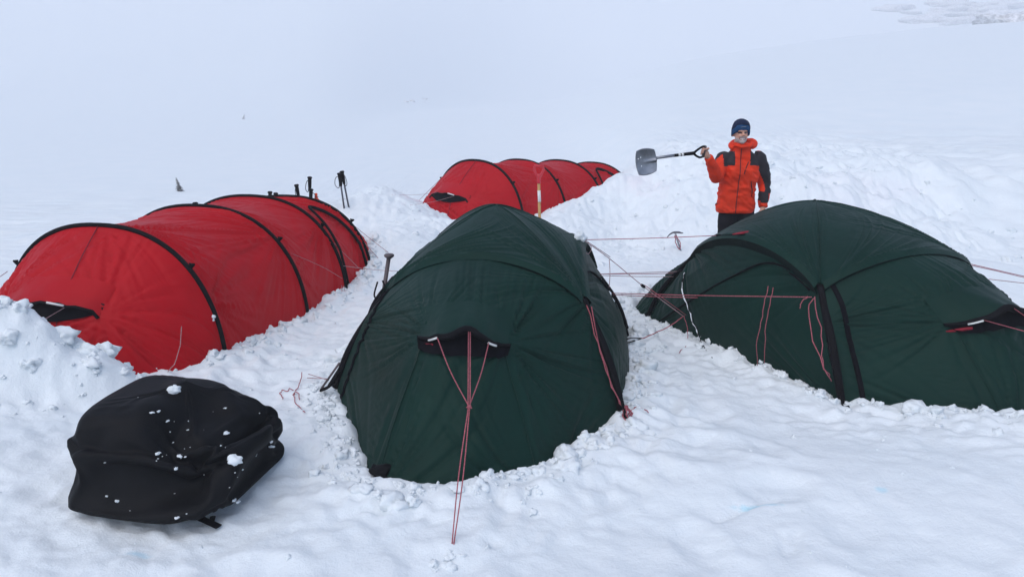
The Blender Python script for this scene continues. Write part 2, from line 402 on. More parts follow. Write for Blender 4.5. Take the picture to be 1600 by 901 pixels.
def th(x, y): return float(terrain(np.array([float(x)]), np.array([float(y)]))[0])
def hit(px, py, y0=9.0, y1=870.0):
    """first point of the snow surface along a sight line (used to stand far things on the slope)"""
    d = ray(px, py); Y = np.concatenate([np.arange(y0, 40, .1), np.arange(40, y1, .7)])
    P = V3(0, 0, CAM_H)[None]+d[None]*(Y/d[1])[:, None]
    k = np.argmax(P[:, 2] < terrain(P[:, 0], P[:, 1])); return P[k]

# loose shovelled snow: crumbs and blocks heaped along the tent skirts
IV, IF = ico(3)
def clump(c, r, seed, squash=.75):
    rr = np.random.default_rng(seed); s = rr.uniform(.7, 1.3, 3)*V3(1, 1, squash); off = rr.uniform(0, 50, 3)
    d = 1+.75*perlin(IV[:, 0]*1.1+off[0], IV[:, 1]*1.1+off[1], IV[:, 2]*1.1+off[2])+.42*perlin(IV[:, 0]*2.6+off[1], IV[:, 1]*2.6, IV[:, 2]*2.6+off[2])-.3*np.abs(perlin(IV[:, 0]*5+off[2], IV[:, 1]*5, IV[:, 2]*5))
    return np.asarray(c)+IV*d[:, None]*s*r
def scatter(pts, seed):
    Vs = []; Fs = []; n = 0
    xy_ = np.array([(p[0], p[1]) for p in pts]); z = terrain(xy_[:, 0], xy_[:, 1])
    for k, (x, y, r) in enumerate(pts):
        Vs.append(clump((x, y, z[k]-r*.05), r, seed+k % 260)); Fs.append(IF+n); n += len(IV)
    return np.vstack(Vs), np.vstack(Fs)
pts = []
for P, dens, k0 in zip(FEET, (70, 40, 70, 70), range(4)):
    P = np.asarray(P)
    for i in range(len(P)):
        a, b = P[i], P[(i+1) % len(P)]; L = np.linalg.norm(b-a); nrm = V3(b[1]-a[1], a[0]-b[0])/L
        if ((a+b)/2+nrm*.05-P.mean(0))@nrm < 0: nrm = -nrm
        for _ in range(int(L*dens)):
            t = RNG.random(); off = abs(RNG.normal(0, .11))+.0; r = np.clip(RNG.lognormal(-4.3 if RNG.random() < .75 else -3.6, .5), .006, .075)
            q = a+(b-a)*t+nrm*(off-.02); pts.append((q[0], q[1], r))
for _ in range(110):      # crumbs on the bank and on the wall behind
    x, y = RNG.uniform(-4.4, -2.4), RNG.uniform(4.5, 5.5); pts.append((x, y, np.clip(RNG.lognormal(-4.4, .55), .006, .04)))
for _ in range(7):      # disturbed snow where the front line is buried
    pts.append((-.28+RNG.normal(0, .06), 3.27+RNG.normal(0, .05), RNG.uniform(.008, .03)))
for _ in range(55):      # bigger blocks half sunk in the bank on the left
    f_ = RNG.random(); x = -4.2+1.75*f_; y = 5.1+RNG.normal(0, .16)+.05*f_; pts.append((x, y, RNG.uniform(.02, .07)))
for _ in range(300):
    x, y = RNG.uniform(-2.5, 7), RNG.uniform(9.3, 13.5); pts.append((x, y, np.clip(RNG.lognormal(-3.9, .5), .012, .07)))
for _ in range(160):
    x, y = RNG.uniform(-3, 4), RNG.uniform(3.0, 9); pts.append((x, y, np.clip(RNG.lognormal(-4.7, .5), .004, .03)))
o = part('snow_crumbs', scatter(pts, 1000), M['snow_clean'])
o['kind'] = 'stuff'; o['label'] = 'loose white snow crumbs heaped along the tent edges'

# ------------------------------------------------------------------ cloth patches
def folds(G, specs, seed=0):
    """push a grid of points along its normals by stretched noise; spec = (amp, freq_u, freq_v, shear)"""
    nu, nv = G.shape[:2]; u, v = np.meshgrid(np.linspace(0, 1, nu), np.linspace(0, 1, nv), indexing='ij')
    d = np.zeros((nu, nv))
    for k, (amp, fu, fv, sh) in enumerate(specs):
        uu = u+sh*v+.02*perlin(u*2+seed, v*1.5, k); n = perlin(uu*fu+seed*1.7+k*5, v*fv+k*2.3, seed*.77)
        d += amp*(np.abs(n)*1.6-.35 if k % 2 == 0 else n)
    d = d*(.35+1.1*sstep(-.35, .45, perlin(u*2.6+seed*3.1, v*2.6+seed, 8.8)))
    e = np.minimum(np.minimum(u, 1-u), np.minimum(v, 1-v)); d *= .25+.75*sstep(0, .08, e)
    return G+grid_normals(G)*d[..., None]
def fans(*specs):
    """tension creases: straight folds radiating from anchor points (u, v, amp, freq, reach, aspect, seed)"""
    def f(u, v):
        d = np.zeros_like(u)
        for ua, va, amp, fr, reach, asp, sd in specs:
            x = (u-ua)*asp; y = v-va; r = np.hypot(x, y); a = np.arctan2(y, x)
            n = perlin(a*fr+sd, r*.7+sd*.3, sd*1.9); ridge = np.clip(1-np.abs(n)*3.2, 0, 1)**1.6-.25
            n2 = perlin(a*fr*2.3+sd+9, r*.9, sd*2.9); ridge = ridge+.4*(np.clip(1-np.abs(n2)*3.5, 0, 1)**1.6-.2)
            gate = sstep(-.5, .3, perlin(a*2.2+sd, sd*.7, 4.))
            d += 1.9*amp*ridge*gate*np.minimum(1, r/(.25*reach))*np.exp(-(r/reach)**2)
        e = np.minimum(np.minimum(u, 1-u), np.minimum(v, 1-v)); return d*sstep(0, .04, e)
    return f
def foldd(G, specs, seed=0, k=3, extra=None):
    """as folds(), on a grid k times finer; returns the fine grid and its every k-th point"""
    nu, nv = G.shape[:2]; D = catmull(G.reshape(nu, -1), (nu-1)*k+1).reshape(-1, nv, 3)
    D = catmull(D.transpose(1, 0, 2).reshape(nv, -1), (nv-1)*k+1).reshape((nv-1)*k+1, -1, 3).transpose(1, 0, 2)
    D = folds(D, specs, seed)
    if extra is not None:
        u, v = np.meshgrid(np.linspace(0, 1, D.shape[0]), np.linspace(0, 1, D.shape[1]), indexing='ij')
        D = D+grid_normals(D)*extra(u, v)[..., None]
    return D, D[::k, ::k]
def patch_vf(G): return G.reshape(-1, 3), grid_faces(*G.shape[:2])

def red_tent(R, label, root, door_gap, skip_low, seed, vent_u):
    ax, hp = R; pr = V3(ax[1], -ax[0], 0); ax3 = V3(ax[0], ax[1], 0); N = 57
    t = thing('tunnel_tent', root, label, 'tent')
    U_ = np.linspace(0, pi, N)
    def hoop(c, w, h, zb=-.16):
        cu = np.sign(np.cos(U_))*np.abs(np.cos(U_))**.86; su = np.abs(np.sin(U_))**.86
        return V3(c[0], c[1], zb)[None]-pr[None]*(w*cu)[:, None]+V3(0, 0, 1)[None]*((h-zb)*su)[:, None]
    H = [hoop(*x) for x in hp]
    for k, h in enumerate(H):
        off = h.copy(); m = h.mean(0); dirn = h-V3(m[0], m[1], .25); dirn /= np.linalg.norm(dirn, axis=1)[:, None]
        s = part('pole_sleeve', tube(h+dirn*.006, .0195, 8, flat=1.0), M['black'], t)
        # webbing tabs where the guy lines are tied
        for f in (.24, .76):
            p = h[int(f*(N-1))]+dirn[int(f*(N-1))]*.03
            part('guy_tab', tube([p, p+dirn[int(f*(N-1))]*.05+V3(0, 0, -.01)], [.03, .008], 6, flat=.25, up=ax3), M['black'], t)
    names = []
    for k in range(len(H)-1):
        A, B = H[k], H[k+1]; nv = 41; v = np.linspace(0, 1, nv)
        G = A[:, None]*(1-v)[None, :, None]+B[:, None]*v[None, :, None]
        cen = (A.mean(0)+B.mean(0))/2; dirn = G-V3(cen[0], cen[1], .2); dirn -= ax3*(dirn@ax3)[..., None]; dirn /= np.linalg.norm(dirn, axis=2)[..., None]
        sag = .055*(4*v*(1-v))[None, :, None]*(.5+.5*np.sin(U_))[:, None, None]
        G = G-dirn*sag
        D, G = foldd(G, [(.010, 11, .9, .30), (.008, 24, .8, -.10)], seed+k, 3, fans((.74, 1.05, .022, 9, .55, 2.2, 1.3+k), (.52, -.05, .018, 9, .6, 2.2, 2.7+k), (.85, -.02, .014, 8, .5, 2.2, 5.1+k), (.26, 1.05, .016, 9, .5, 2.2, 3.9+k)))
        part('fly_panel', patch_vf(D), M['red'], t)
    # end cones
    for end in (0, 1):
        h = H[0] if end == 0 else H[-1]; c, w, hh = hp[0] if end == 0 else hp[-1]
        d = -ax3 if end == 0 else ax3; ln = .95 if end == 0 else .9
        # base line: bulging oval from foot to foot
        cu = -np.cos(U_); base = V3(c[0], c[1], -.16)[None]+pr[None]*(w*cu)[:, None]+d[None]*(ln*np.sin(U_)**.75)[:, None]
        top = h; nv = 37; v = np.linspace(0, 1, nv)
        # each column drops from the hoop to the base, pulled in slightly
        midp = (top+base)/2+d[None]*(.16*np.sin(U_))[:, None]+V3(0, 0, 1)[None]*(.10*np.sin(U_))[:, None]
        G = np.stack([catmull([top[i], midp[i], base[i]], nv) for i in range(N)])
        D, G = foldd(G, [(.008, 9, 1.0, .15), (.006, 20, 1.2, -.2)], seed+11+end, 3, fans((.36, .5, .020, 9, .5, 2.0, 1.7), (.63, .5, .020, 9, .5, 2.0, 4.4), (.5, -.03, .012, 8, .5, 2., 6.6)))
        part('end_panel', patch_vf(D if end == 0 else D[:, ::-1]), M['red'], t)
        if end == 0:
            G0 = G; nrm = grid_normals(G); nrm *= np.sign((nrm@d).mean())
            # centre seam
            i = N//2+2; part('seam', tube([G[28+int(j*.10), j]+nrm[28+int(j*.10), j]*.006 for j in (0, 10, 20, 32)], .0045, 5, 60), M['tagred'], t)
            # vent: a black edged hood over a dark mesh opening
            i0, i1 = vent_u; js = 18
            ed = np.array([G[i, js+int(2*abs((i-i0)/(i1-i0)-.5))] + nrm[i, js]*(.012+.06*sin(pi*(i-i0)/(i1-i0))) for i in range(i0, i1+1)])
            ho = np.stack([catmull([G[i, js-6]+nrm[i, js-6]*.006, (G[i, js-3]+ed[i-i0])/2+nrm[i, js-3]*.03*sin(pi*(i-i0)/(i1-i0)), ed[i-i0]], 9) for i in range(i0, i1+1)])
            hood = part('vent_hood', patch_vf(ho), M['red'], t)
            part('hood_edge', tube(ed, .016, 8, flat=.6), M['black'], hood)
            sw = lambda i: sin(pi*(i-i0)/(i1-i0))
            me_ = np.stack([catmull([G[i, js-2]+nrm[i, js-2]*.02*sw(i), G[i, js]+nrm[i, js]*.03*sw(i), G[i, js]*(1-sw(i))+G[i, js+3]*sw(i)+nrm[i, js+3]*(.005+.022*sw(i))], 9) for i in range(i0, i1+1)])
            part('vent_mesh', patch_vf(me_), M['mesh'], t)
            q = ed[int(len(ed)*.55)]; q2 = ed[int(len(ed)*.55)+2]
            part('toggle', tube([q+nrm[i0, js]*.018, q2+nrm[i0, js]*.018], .009, 6), M['white'], t)
            for f in (.3, .7):
                a = ed[int(len(ed)*f)]; b = V3(a[0], a[1], 0)+d*.9; b[2] = th(b[0], b[1])
                part('guy_line', tube([a, a*.5+b*.5+V3(0, 0, -.02), b], .0022, 5, 8), M['cord_pale'], t)
    # arched side door zip between two hoops, on the +pr side
    A, B = H[door_gap], H[door_gap+1]; cen = (A.mean(0)+B.mean(0))/2
    arc = []
    for s in np.linspace(0, 1, 25):
        vv = .10+.80*s; iu = (N-1)*(.97-.33*np.sin(pi*min(1, s*1.0))**.55*(1 if s < .5 else 1))
        i = int(iu); fr = iu-i; p = (A[i]*(1-fr)+A[min(i+1, N-1)]*fr)*(1-vv)+(B[i]*(1-fr)+B[min(i+1, N-1)]*fr)*vv
        dd = p-V3(cen[0], cen[1], .2); dd -= ax3*(dd@ax3); dd /= np.linalg.norm(dd)
        arc.append(p-dd*(.055*4*vv*(1-vv)*.75-.026))
    part('door_zip', tube(arc, .024, 8, 40, flat=.6), M['black'], t)
    return t, H

R1_root = V3(-3.0, 7.6, 0); R2_root = V3(.4, 13.9, 0)
tentA, HA = red_tent(RED1, 'long red tunnel tent with black hoops at the left behind the snow bank', R1_root, 2, 0, 1, (21, 35))
tentB, HB = red_tent(RED2, 'smaller looking red tunnel tent farthest back, half behind the centre green tent', R2_root, 2, 0, 31, (21, 35))

def arc_pts(a, b, top, n, pw=.78):
    s = np.linspace(0, 1, n); w = np.maximum(0, 1-(2*s-1)**2)**pw
    return a[None]*(1-s)[:, None]+b[None]*s[:, None]+(top-(a+b)/2)[None]*w[:, None]

def green_tent(G, label, root, seed, front_specs, side_specs):
    t = thing('dome_tent', root, label, 'tent'); A = G['A']; N = 49; s = np.linspace(0, 1, N)
    zb = lambda p: V3(p[0], p[1], -.14)
    sides = {'front': ('CFL', 'FA', 'CFR'), 'right': ('CFR', 'SR', 'CBR'), 'back': ('CBR', 'BA', 'CBL'), 'left': ('CBL', 'SL', 'CFL')}
    cen = (G['CFL']+G['CFR']+G['CBL']+G['CBR'])/4
    for k, (nm, (a, m, b)) in enumerate(sides.items()):
        E = arc_pts(G[a], G[b], G[m], N)
        out = (G[a]+G[b])/2-A; out[2] = 0; out /= np.linalg.norm(out)
        lip = E+out*.060+V3(0, 0, -.040)
        nv = 33; tt = np.linspace(0, 1, nv)
        hm = np.abs(2*s-1)
        pw = G.get('pw', 1.55)+.30*hm**2
        base = E[:, None]*(1-tt)[None, :, None]+A[None, None]*tt[None, :, None]
        zz = E[:, 2][:, None]+(A[2]-E[:, 2])[:, None]*(1-(1-tt)[None]**pw[:, None])
        base[..., 2] = zz
        roof = np.concatenate([lip[:, None], (lip*.4+E*.6)[:, None]+V3(0, 0, .012), base], 1)
        D, roof = foldd(roof, [(.006, 3, 3, .3)], seed+k*3, 3, fans((-.06, -.10, .014, 8, .8, 1.1, 1.1+k*2.3), (1.05, -.08, .011, 8, .7, 1.1, 3.3+k*1.7)))
        D[:, -1] = A
        rp = part('roof_panel', patch_vf(D[:, ::-1]), M['green'], t)
        part('seam', tube(base[0]+V3(0, 0, .002), .006, 5), M['green'], rp)
        # hem under the roof edge and the black pole sleeve that follows the arc
        part('pole_sleeve', tube(lip[2:-2]-out*.048+V3(0, 0, -.096), .009, 7), M['black'], t)
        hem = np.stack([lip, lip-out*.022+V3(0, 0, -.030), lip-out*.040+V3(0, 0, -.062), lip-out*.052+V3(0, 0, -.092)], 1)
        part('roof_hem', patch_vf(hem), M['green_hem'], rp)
    # walls: side walls
    for k, (nm, (a, m, b, fa, fb)) in enumerate({'right': ('CFR', 'SR', 'CBR', 'FR', 'BR'), 'left': ('CBL', 'SL', 'CFL', 'BL', 'FL')}.items()):
        E = arc_pts(G[a], G[b], G[m], N); out = (G[a]+G[b])/2-A; out[2] = 0; out /= np.linalg.norm(out)
        E = E-out*.015+V3(0, 0, -.02)
        B = zb(G[fa])[None]*(1-s)[:, None]+zb(G[fb])[None]*s[:, None]+out[None]*(.04*np.sin(pi*s))[:, None]
        Mi = (E+B)/2+out[None]*(.05+.05*np.sin(pi*s))[:, None]+V3(0, 0, .02)
        W = np.stack([catmull([E[i], Mi[i], B[i]], 41) for i in range(N)])
        D, W = foldd(W, side_specs, seed+20+k, 3, fans((-.02, .02, .018, 6, .6, 1.3, 1.9), (1.02, .02, .018, 6, .6, 1.3, 2.4), (1.02, .98, .014, 6, .4, 1.3, 5.8), (-.02, .98, .014, 6, .4, 1.3, 6.9)))
        wall = part('side_wall', patch_vf(D), M['green'], t)
        nr = grid_normals(W); nr *= np.sign((nr@out).mean())
        # curved door zip across the wall
        idx = [(.98, .06), (.72, .14), (.5, .32), (.28, .55), (.1, .84)] if nm == 'left' else [(.02, .06), (.28, .14), (.5, .32), (.72, .55), (.9, .84)]
        zp = [W[int(u*(N-1)), int(v*40)]+nr[int(u*(N-1)), int(v*40)]*.008 for u, v in idx]
        part('door_zip', tube(zp, .012, 6, 40, flat=.6), M['black'], wall)
    # vestibules: front and back
    for k, (a, m, b, fa, p1, p2, p3, fb, q1, q2, q3) in enumerate((
            ('CFL', 'FA', 'CFR', 'FL', 'bl', 'nn', 'br', 'FR', 'vl', 'vc', 'vr'),
            ('CBR', 'BA', 'CBL', 'BR', 'tr', 'tn', 'tl', 'BL', 'wr', 'wc', 'wl'))):
        E = arc_pts(G[a], G[b], G[m], N); out = (G[a]+G[b])/2-A; out[2] = 0; out /= np.linalg.norm(out)
        E = E-out*.012+V3(0, 0, -.022)
        Bk = [zb(G[x]) for x in (fa, p1, p2, p3, fb)]
        # resample the base polyline so that the columns fall on its corners
        cs = np.interp(s, [0, .30, .5, .70, 1], [0, 1, 2, 3, 4]); cs = np.convolve(np.pad(cs, 3, 'reflect', reflect_type='odd'), np.ones(7)/7, 'valid'); i0 = np.minimum(cs.astype(int), 3); f = (cs-i0)[:, None]
        Bl = np.array(Bk)[i0]*(1-f)+np.array(Bk)[i0+1]*f
        rs = lambda P: np.stack([np.interp(cs/4, np.linspace(0, 1, 400), catmull(P, 400)[:, c]) for c in range(3)], -1)
        Bl = .7*Bl+.3*rs(Bk)
        pl = (G[a]+G[fa])/2+out*.02; pl = pl+(pl-V3(A[0], A[1], pl[2]))*.03; prr = (G[b]+G[fb])/2; prr = prr+(prr-V3(A[0], A[1], prr[2]))*.03
        Mk = [pl, G[q1], G[q2], G[q3], prr]
        Mm = rs(Mk)-out*.03
        W = np.stack([catmull([E[i], E[i]*.5+Mm[i]*.5+out*.025+V3(0, 0, .03), Mm[i], Mm[i]*.5+Bl[i]*.5+out*.015, Bl[i]], 61) for i in range(N)])
        fan = fans((.71, .49, .020, 6, .30, 1.3, 2.2), (.29, .49, .016, 6, .26, 1.3, 4.1), (1.02, .02, .024, 6, .42, 1.2, 7.3), (.70, 1.02, .018, 6, .36, 1.2, 5.5), (.28, 1.02, .018, 6, .36, 1.2, 6.1), (-.02, .35, .014, 5, .26, 1.2, 8.9))
        pleat = lambda u, v: fan(u, v)+.014*(np.clip(1-3*np.abs(perlin(u*22, v*.8, 3.)), 0, 1)-.2)*np.exp(-((v-.25)/.18)**2)*np.exp(-((u-.55)/.2)**2)
        D, W = foldd(W, front_specs, seed+40+k, 3, pleat)
        wall = part('vestibule_panel', patch_vf(D), M['green'], t)
        nr = grid_normals(W); nr *= np.sign((nr@out).mean())
        part('zip_band', tube(W[2, 2:56]+nr[2, 2:56]*.006, .020, 6, flat=.25, up=tuple(nr[3, 28])), M['mesh'], wall)
        for si in (.30, .70):
            i = int(si*(N-1)); part('seam', tube(W[i, 30:58]+nr[i, 30:58]*.002, .004, 5), M['green'], wall)
        if k == 1: continue
        # vent hood with stiffened black edge over mesh, whose black also paints the hood's shade
        i0, i1 = int(.29*(N-1)), int(.71*(N-1)); ii = np.arange(i0, i1+1); w = np.sin(pi*(ii-i0)/(i1-i0))
        bump_ = np.exp(-((ii-(i0+i1)/2)/2.2)**2)
        edge = W[ii, 30]+out[None]*(.012+.110*w**.7)[:, None]+V3(0, 0, 1)[None]*(.012*w+.028*bump_)[:, None]
        hood = np.stack([catmull([W[i, 21]+nr[i, 21]*.004, W[i, 26]*.6+edge[j]*.4+nr[i, 26]*.022*w[j], edge[j]], 11) for j, i in enumerate(ii)])
        hood = folds(hood, [(.008, 9, 1, 0)], seed+60)
        hd = part('vent_hood', patch_vf(hood), M['green'], t)
        part('hood_edge', tube(edge, [.014, .028, .036, .026, .014], 8, flat=.7), M['black'], hd)
        mv = np.stack([catmull([W[i, 30]+nr[i, 30]*.024*w[j]**.5, W[i, 30]*(1-.55*w[j]**.3)+W[i, 35]*.55*w[j]**.3+nr[i, 34]*.036*w[j]**.5, W[i, 30]*(1-w[j]**.3)+W[i, 35]*w[j]**.3+nr[i, 35]*.022], 11) for j, i in enumerate(ii)])
        part('vent_mesh', patch_vf(mv), M['mesh'], t)
        for j in (3, len(ii)-4):
            tp = edge[j-1]+out*.03; tq = edge[j+1]+out*.03
            part('toggle', tube([tp, (tp+tq)/2+out*.004, tq], .0065, 6, 6), M['white'], t)
        pa = edge[0]; pb = edge[3]
        part('red_tag', tube([pa+out*.02+V3(0, 0, -.045), pb+out*.008+V3(0, 0, -.045)], [.008, .014, .012], 6, 8, flat=.3, up=tuple(out)), M['tagred'], t)
        if k == 0: G['edge'] = edge
        # webbing down the corner poles
    for c, f, o_ in (('CFL', 'FL', 'FA'), ('CFR', 'FR', 'FA'), ('CBL', 'BL', 'BA'), ('CBR', 'BR', 'BA')):
        p, q = G[c], zb(G[f]); md = (p+q)/2; md = md+(md-V3(A[0], A[1], md[2]))*.055
        oc = md-V3(A[0], A[1], md[2]); oc /= np.linalg.norm(oc)
        cv = catmull([p+V3(0, 0, -.02), md, q], 30)
        part('pole_sleeve', tube(cv+oc*.012, [.022, .030, .028, .024], 8, flat=.7, up=tuple(oc)), M['black'], t)
        tp = catmull([p, md, q], 30)
        part('foot_strap', tube([cv[-8]+oc*.03, cv[-5]+oc*.06, V3(q[0], q[1], .01)+oc*.10], .012, 6, 8, flat=.4), M['black'], t)
    return t

gt1 = green_tent(G1, 'dark green dome tent in the centre with red cords fanning down from its vent', V3(-.12, 6.1, 0), 100,
                 [(.010, 5, 1.5, .3)], [(.010, 4, 2, .5)])
gt2 = green_tent(G2, 'dark green dome tent at the right, side wall and door zip towards the viewer', V3(2.57, 6.7, 0), 200,
                 [(.010, 3, 4, .3)], [(.010, 3, 4, .5)])

# ------------------------------------------------------------------ guy lines and straps (parts of the tents they are sewn to)
def line(par, pts, r=.0028, mat='cord', n=14, name='guy_line'):
    return part(name, tube(pts, r, 5, n if len(pts) > 2 else None), M[mat], par)
def sag(a, b, d): m = (a+b)/2; return [a, m+V3(0, 0, -d), b]
def wig(pts, amp, n, seed):
    P = catmull(pts, n); k = np.arange(n)*.45
    P = P+amp*np.stack([perlin(k, seed+.5), perlin(k, seed+7.5), perlin(k, seed+13.5)], -1); return P
def ground_pt(px, py, dz=.01):
    p = uz(px, py, 0.0)
    for _ in range(6): p = uz(px, py, th(p[0], p[1])+dz)
    return p
e = G1['edge']; ne = len(e)
foot = ground_pt(705, 862, 0)-V3(0, 0, .03)
vc = e[ne//2]+V3(0, -.02, 0); jn = vc*.46+foot*.54; jn = uy(733, 635, jn[1])
line(gt1, [e[4]+V3(0, -.03, 0), (e[4]+jn)/2+V3(-.012, 0, -.01), jn], .0032)
line(gt1, [e[-5]+V3(0, -.03, 0), (e[-5]+jn)/2+V3(.008, 0, -.008), jn], .0032)
for dx in (-.005, .005):
    line(gt1, [vc+V3(dx, 0, 0), jn+V3(dx, 0, 0)], .0032)
    line(gt1, [jn+V3(dx*.6, 0, 0), (jn+foot)/2+V3(dx*2.2, 0, 0), foot+V3(dx*.5, 0, 0)], .0032)
part('knot', (clump(jn, .011, 5), IF), M['cord'], gt1)
SRp = G1['SR']+V3(.03, -.02, 0)
line(gt1, sag(SRp, uy(1120, 368, 6.3), .004), .0032, 'cord')
line(gt2, [uy(1120, 368, 6.3), G2['SL']+V3(0, -.03, .0)], .004, 'black')
part('guy_tab', tube([uy(1145, 366, 6.24), uy(1177, 361, 6.3)], [.012, .03, .02], 6, 6, flat=.35), M['tagred'], gt2)
part('guy_tab', tube([uy(1119, 368, 6.3), uy(1126, 367, 6.3)], [.02, .012], 6, 4, flat=.5), M['black'], gt2)
kn = uy(951, 403, 6.25); kn2 = uy(1005, 447, 6.4); kn3 = uy(1068, 494, 6.55)
line(gt1, [SRp, kn, kn2, kn3], .0034, 'cord_pale', 24); line(gt1, [SRp+V3(.005, 0, .005), kn+V3(.012, 0, .008)], .003, 'cord_pale')
line(gt1, [kn2+V3(.01, 0, .01), kn3+V3(.02, 0, .012)], .003, 'cord')
part('line_runner', tube([kn2+V3(-.02, 0, .016), kn2+V3(.015, 0, -.012)], [.008, .016, .008], 6, 4), M['black'], gt1)
line(gt1, wig([uy(912, 377, 6.15), uy(913, 391, 6.15), uy(919, 397, 6.15), uy(924, 388, 6.15), uy(919, 378, 6.15)], .006, 20, 3), .003, 'cord_pale')
line(gt1, [uy(952, 405, 6.25), uy(953, 430, 6.2), uy(951, 455, 6.2)], .003, 'cord_pale')
ra, rb = uy(936, 428, 6.6), uy(1052, 427, 7.05)
line(gt1, sag(ra, rb, .002), .0032, 'cord'); line(gt1, sag(ra+V3(0, 0, -.012), rb+V3(0, 0, -.03), .004), .003, 'cord_pale'); line(gt1, sag(ra, uy(1060, 424, 7.1), .0), .003, 'cord_pale')
part('guy_tab', tube([rb, uy(1085, 415, 7.1)], [.008, .02, .03], 6, 5, flat=.4), M['black'], gt2)
ra, rb = uy(955, 458, 6.2), uy(1268, 464, 5.45)
line(gt2, sag(ra, rb, .004), .0034, 'cord'); line(gt2, sag(ra+V3(0, 0, -.012), uy(1090, 465, 5.95), .003), .003, 'cord')
line(gt1, wig([kn3, uy(1040, 512, 6.5), uy(1010, 526, 6.4), uy(1000, 529, 6.35)], .01, 18, 9), .0045, 'cord')
part('anchor_strap', tube([uy(1001, 528, 6.35), uy(985, 528, 6.2), uy(970, 533, 6.05)], .012, 6, 10, flat=.35), M['black'], gt1)
part('anchor_strap', tube([uy(1001, 529, 6.35), uy(985, 534, 6.2), uy(970, 537, 6.05)], .009, 6, 10, flat=.35), M['black'], gt1)
line(gt1, wig([kn3, uy(1075, 515, 6.5), uy(1073, 535, 6.4), ground_pt(1062, 551)], .02, 20, 12), .003)
# ice-crusted dark cord hanging off the rear right corner of the centre tent
cd = wig([uy(937, 430, 6.2), uy(953, 458, 6.1), uy(965, 490, 6.05), uy(973, 520, 6.0), uy(977, 548, 5.95), ground_pt(979, 574)], .012, 40, 4)
o = part('crusted_cord', tube(cd, [.008, .012, .014, .012, .010, .008], 7), M['black'], gt1, 'dark cord crusted with ice')
part('ice_crust', tube(cd+V3(-.007, -.006, .003), np.clip(.006+.014*perlin(np.arange(40)*.9, 3.3), .0005, .013), 7), M['snow_clean'], o)
cd2 = wig([uy(1069, 425, 6.9), uy(1067, 452, 6.75), uy(1076, 485, 6.55), uy(1087, 515, 6.4), uy(1100, 543, 6.25), ground_pt(1113, 560)], .012, 40, 8)
o = part('crusted_cord', tube(cd2, .008, 7), M['black'], gt2, 'grey cord crusted with ice')
part('ice_crust', tube(cd2+V3(-.004, -.006, .002), np.clip(.003+.010*perlin(np.arange(40)*.9, 8.3), .0005, .008), 7), M['snow_clean'], o)
# hanging cord loops on the right tent
for a, b, c_, d_ in ((1200, 448, 1183, 572), (1208, 448, 1194, 570)):
    line(gt2, wig([uy(a, b, 5.72), uy(a-8, b+40, 5.66), uy(c_+1, d_-45, 5.62), ground_pt(c_, d_)+V3(0, 0, .01)], .012, 26, a*.1), .003)
line(gt2, wig([uy(1270, 464, 5.32), uy(1262, 485, 5.30), uy(1272, 540, 5.2), uy(1292, 582, 5.1), ground_pt(1304, 606)], .02, 34, 2), .0035)
line(gt2, wig([uy(1272, 464, 5.32), uy(1282, 515, 5.22), uy(1284, 560, 5.14), uy(1296, 590, 5.08), ground_pt(1308, 613)], .015, 34, 6), .0035)
line(gt2, wig([uy(1262, 463, 5.34), uy(1254, 470, 5.34), uy(1249, 482, 5.33)], .01, 14, 5), .003)
line(gt2, wig([ground_pt(1310, 616), ground_pt(1330, 625), ground_pt(1350, 629)], .015, 14, 15), .0035)
# lines leaving to the right
line(gt2, [uy(1514, 412, 6.15), uy(1610, 434, 7.0)], .0034); line(gt2, [uy(1514, 414, 6.15), uy(1560, 424, 6.5), uy(1610, 436, 7.0)], .003)
line(gt2, [uy(1545, 436, 6.05), uy(1640, 447, 6.8)], .0034, 'cord_pale')
e2 = G2['edge']
for j, (px, py) in ((len(e2)//2, (1660, 535)), (4, (1640, 528)), (len(e2)-5, (1660, 520))):
    line(gt2, [e2[j]+V3(.02, -.02, 0), uy(px, py, 4.7)], .003)
# cords tied down the front right pole of the centre tent
line(gt1, wig([uy(918, 478, 5.04), uy(935, 540, 4.92), uy(955, 600, 4.82), uy(972, 632, 4.75)], .012, 30, 21), .0036)
line(gt1, wig([uy(922, 480, 5.04), uy(938, 548, 4.92), uy(960, 612, 4.82), uy(975, 640, 4.75)], .012, 30, 23), .0036)
bq = ground_pt(980, 650, .02)
for k in range(7):
    an = k*1.1; line(gt1, wig([bq+V3(-.01, 0, .07), bq+V3(.03*cos(an), .02*sin(an), .02), bq+V3(.025*cos(an+.8), .03*sin(an+.8), -.02)], .015, 12, 30+k), .0042)
line(gt1, wig([bq+V3(.01, 0, .02), ground_pt(995, 635), ground_pt(1014, 643)], .012, 16, 44), .0034)
part('ground_stake', tube([bq+V3(-.035, .02, .10), bq+V3(0, -.01, -.05)], .011, 7), M['black'], gt1)
# left foot of the centre tent: stake and strap; dark corner patch at the nose
fl = ground_pt(507, 612, .0)
part('ground_stake', tube([fl+V3(-.03, .03, .01), fl+V3(.12, -.02, .22)], .008, 7), M['stake'], gt1)
part('foot_strap', tube([fl+V3(-.02, -.02, .02), fl+V3(.05, -.03, .06), fl+V3(.12, -.02, .16)], .022, 7, 10, flat=.5), M['black'], gt1)
line(gt1, [fl+V3(.03, .02, .09), uy(480, 590, 5.6)], .003, 'cord_pale'); line(gt1, [fl+V3(.03, .02, .08), uy(482, 584, 5.65)], .003, 'cord_pale')
cp = uz(590, 735, .05)
part('corner_patch', (clump(cp+V3(0, .03, -.02), .055, 77, .9), IF), M['bag'], gt1)
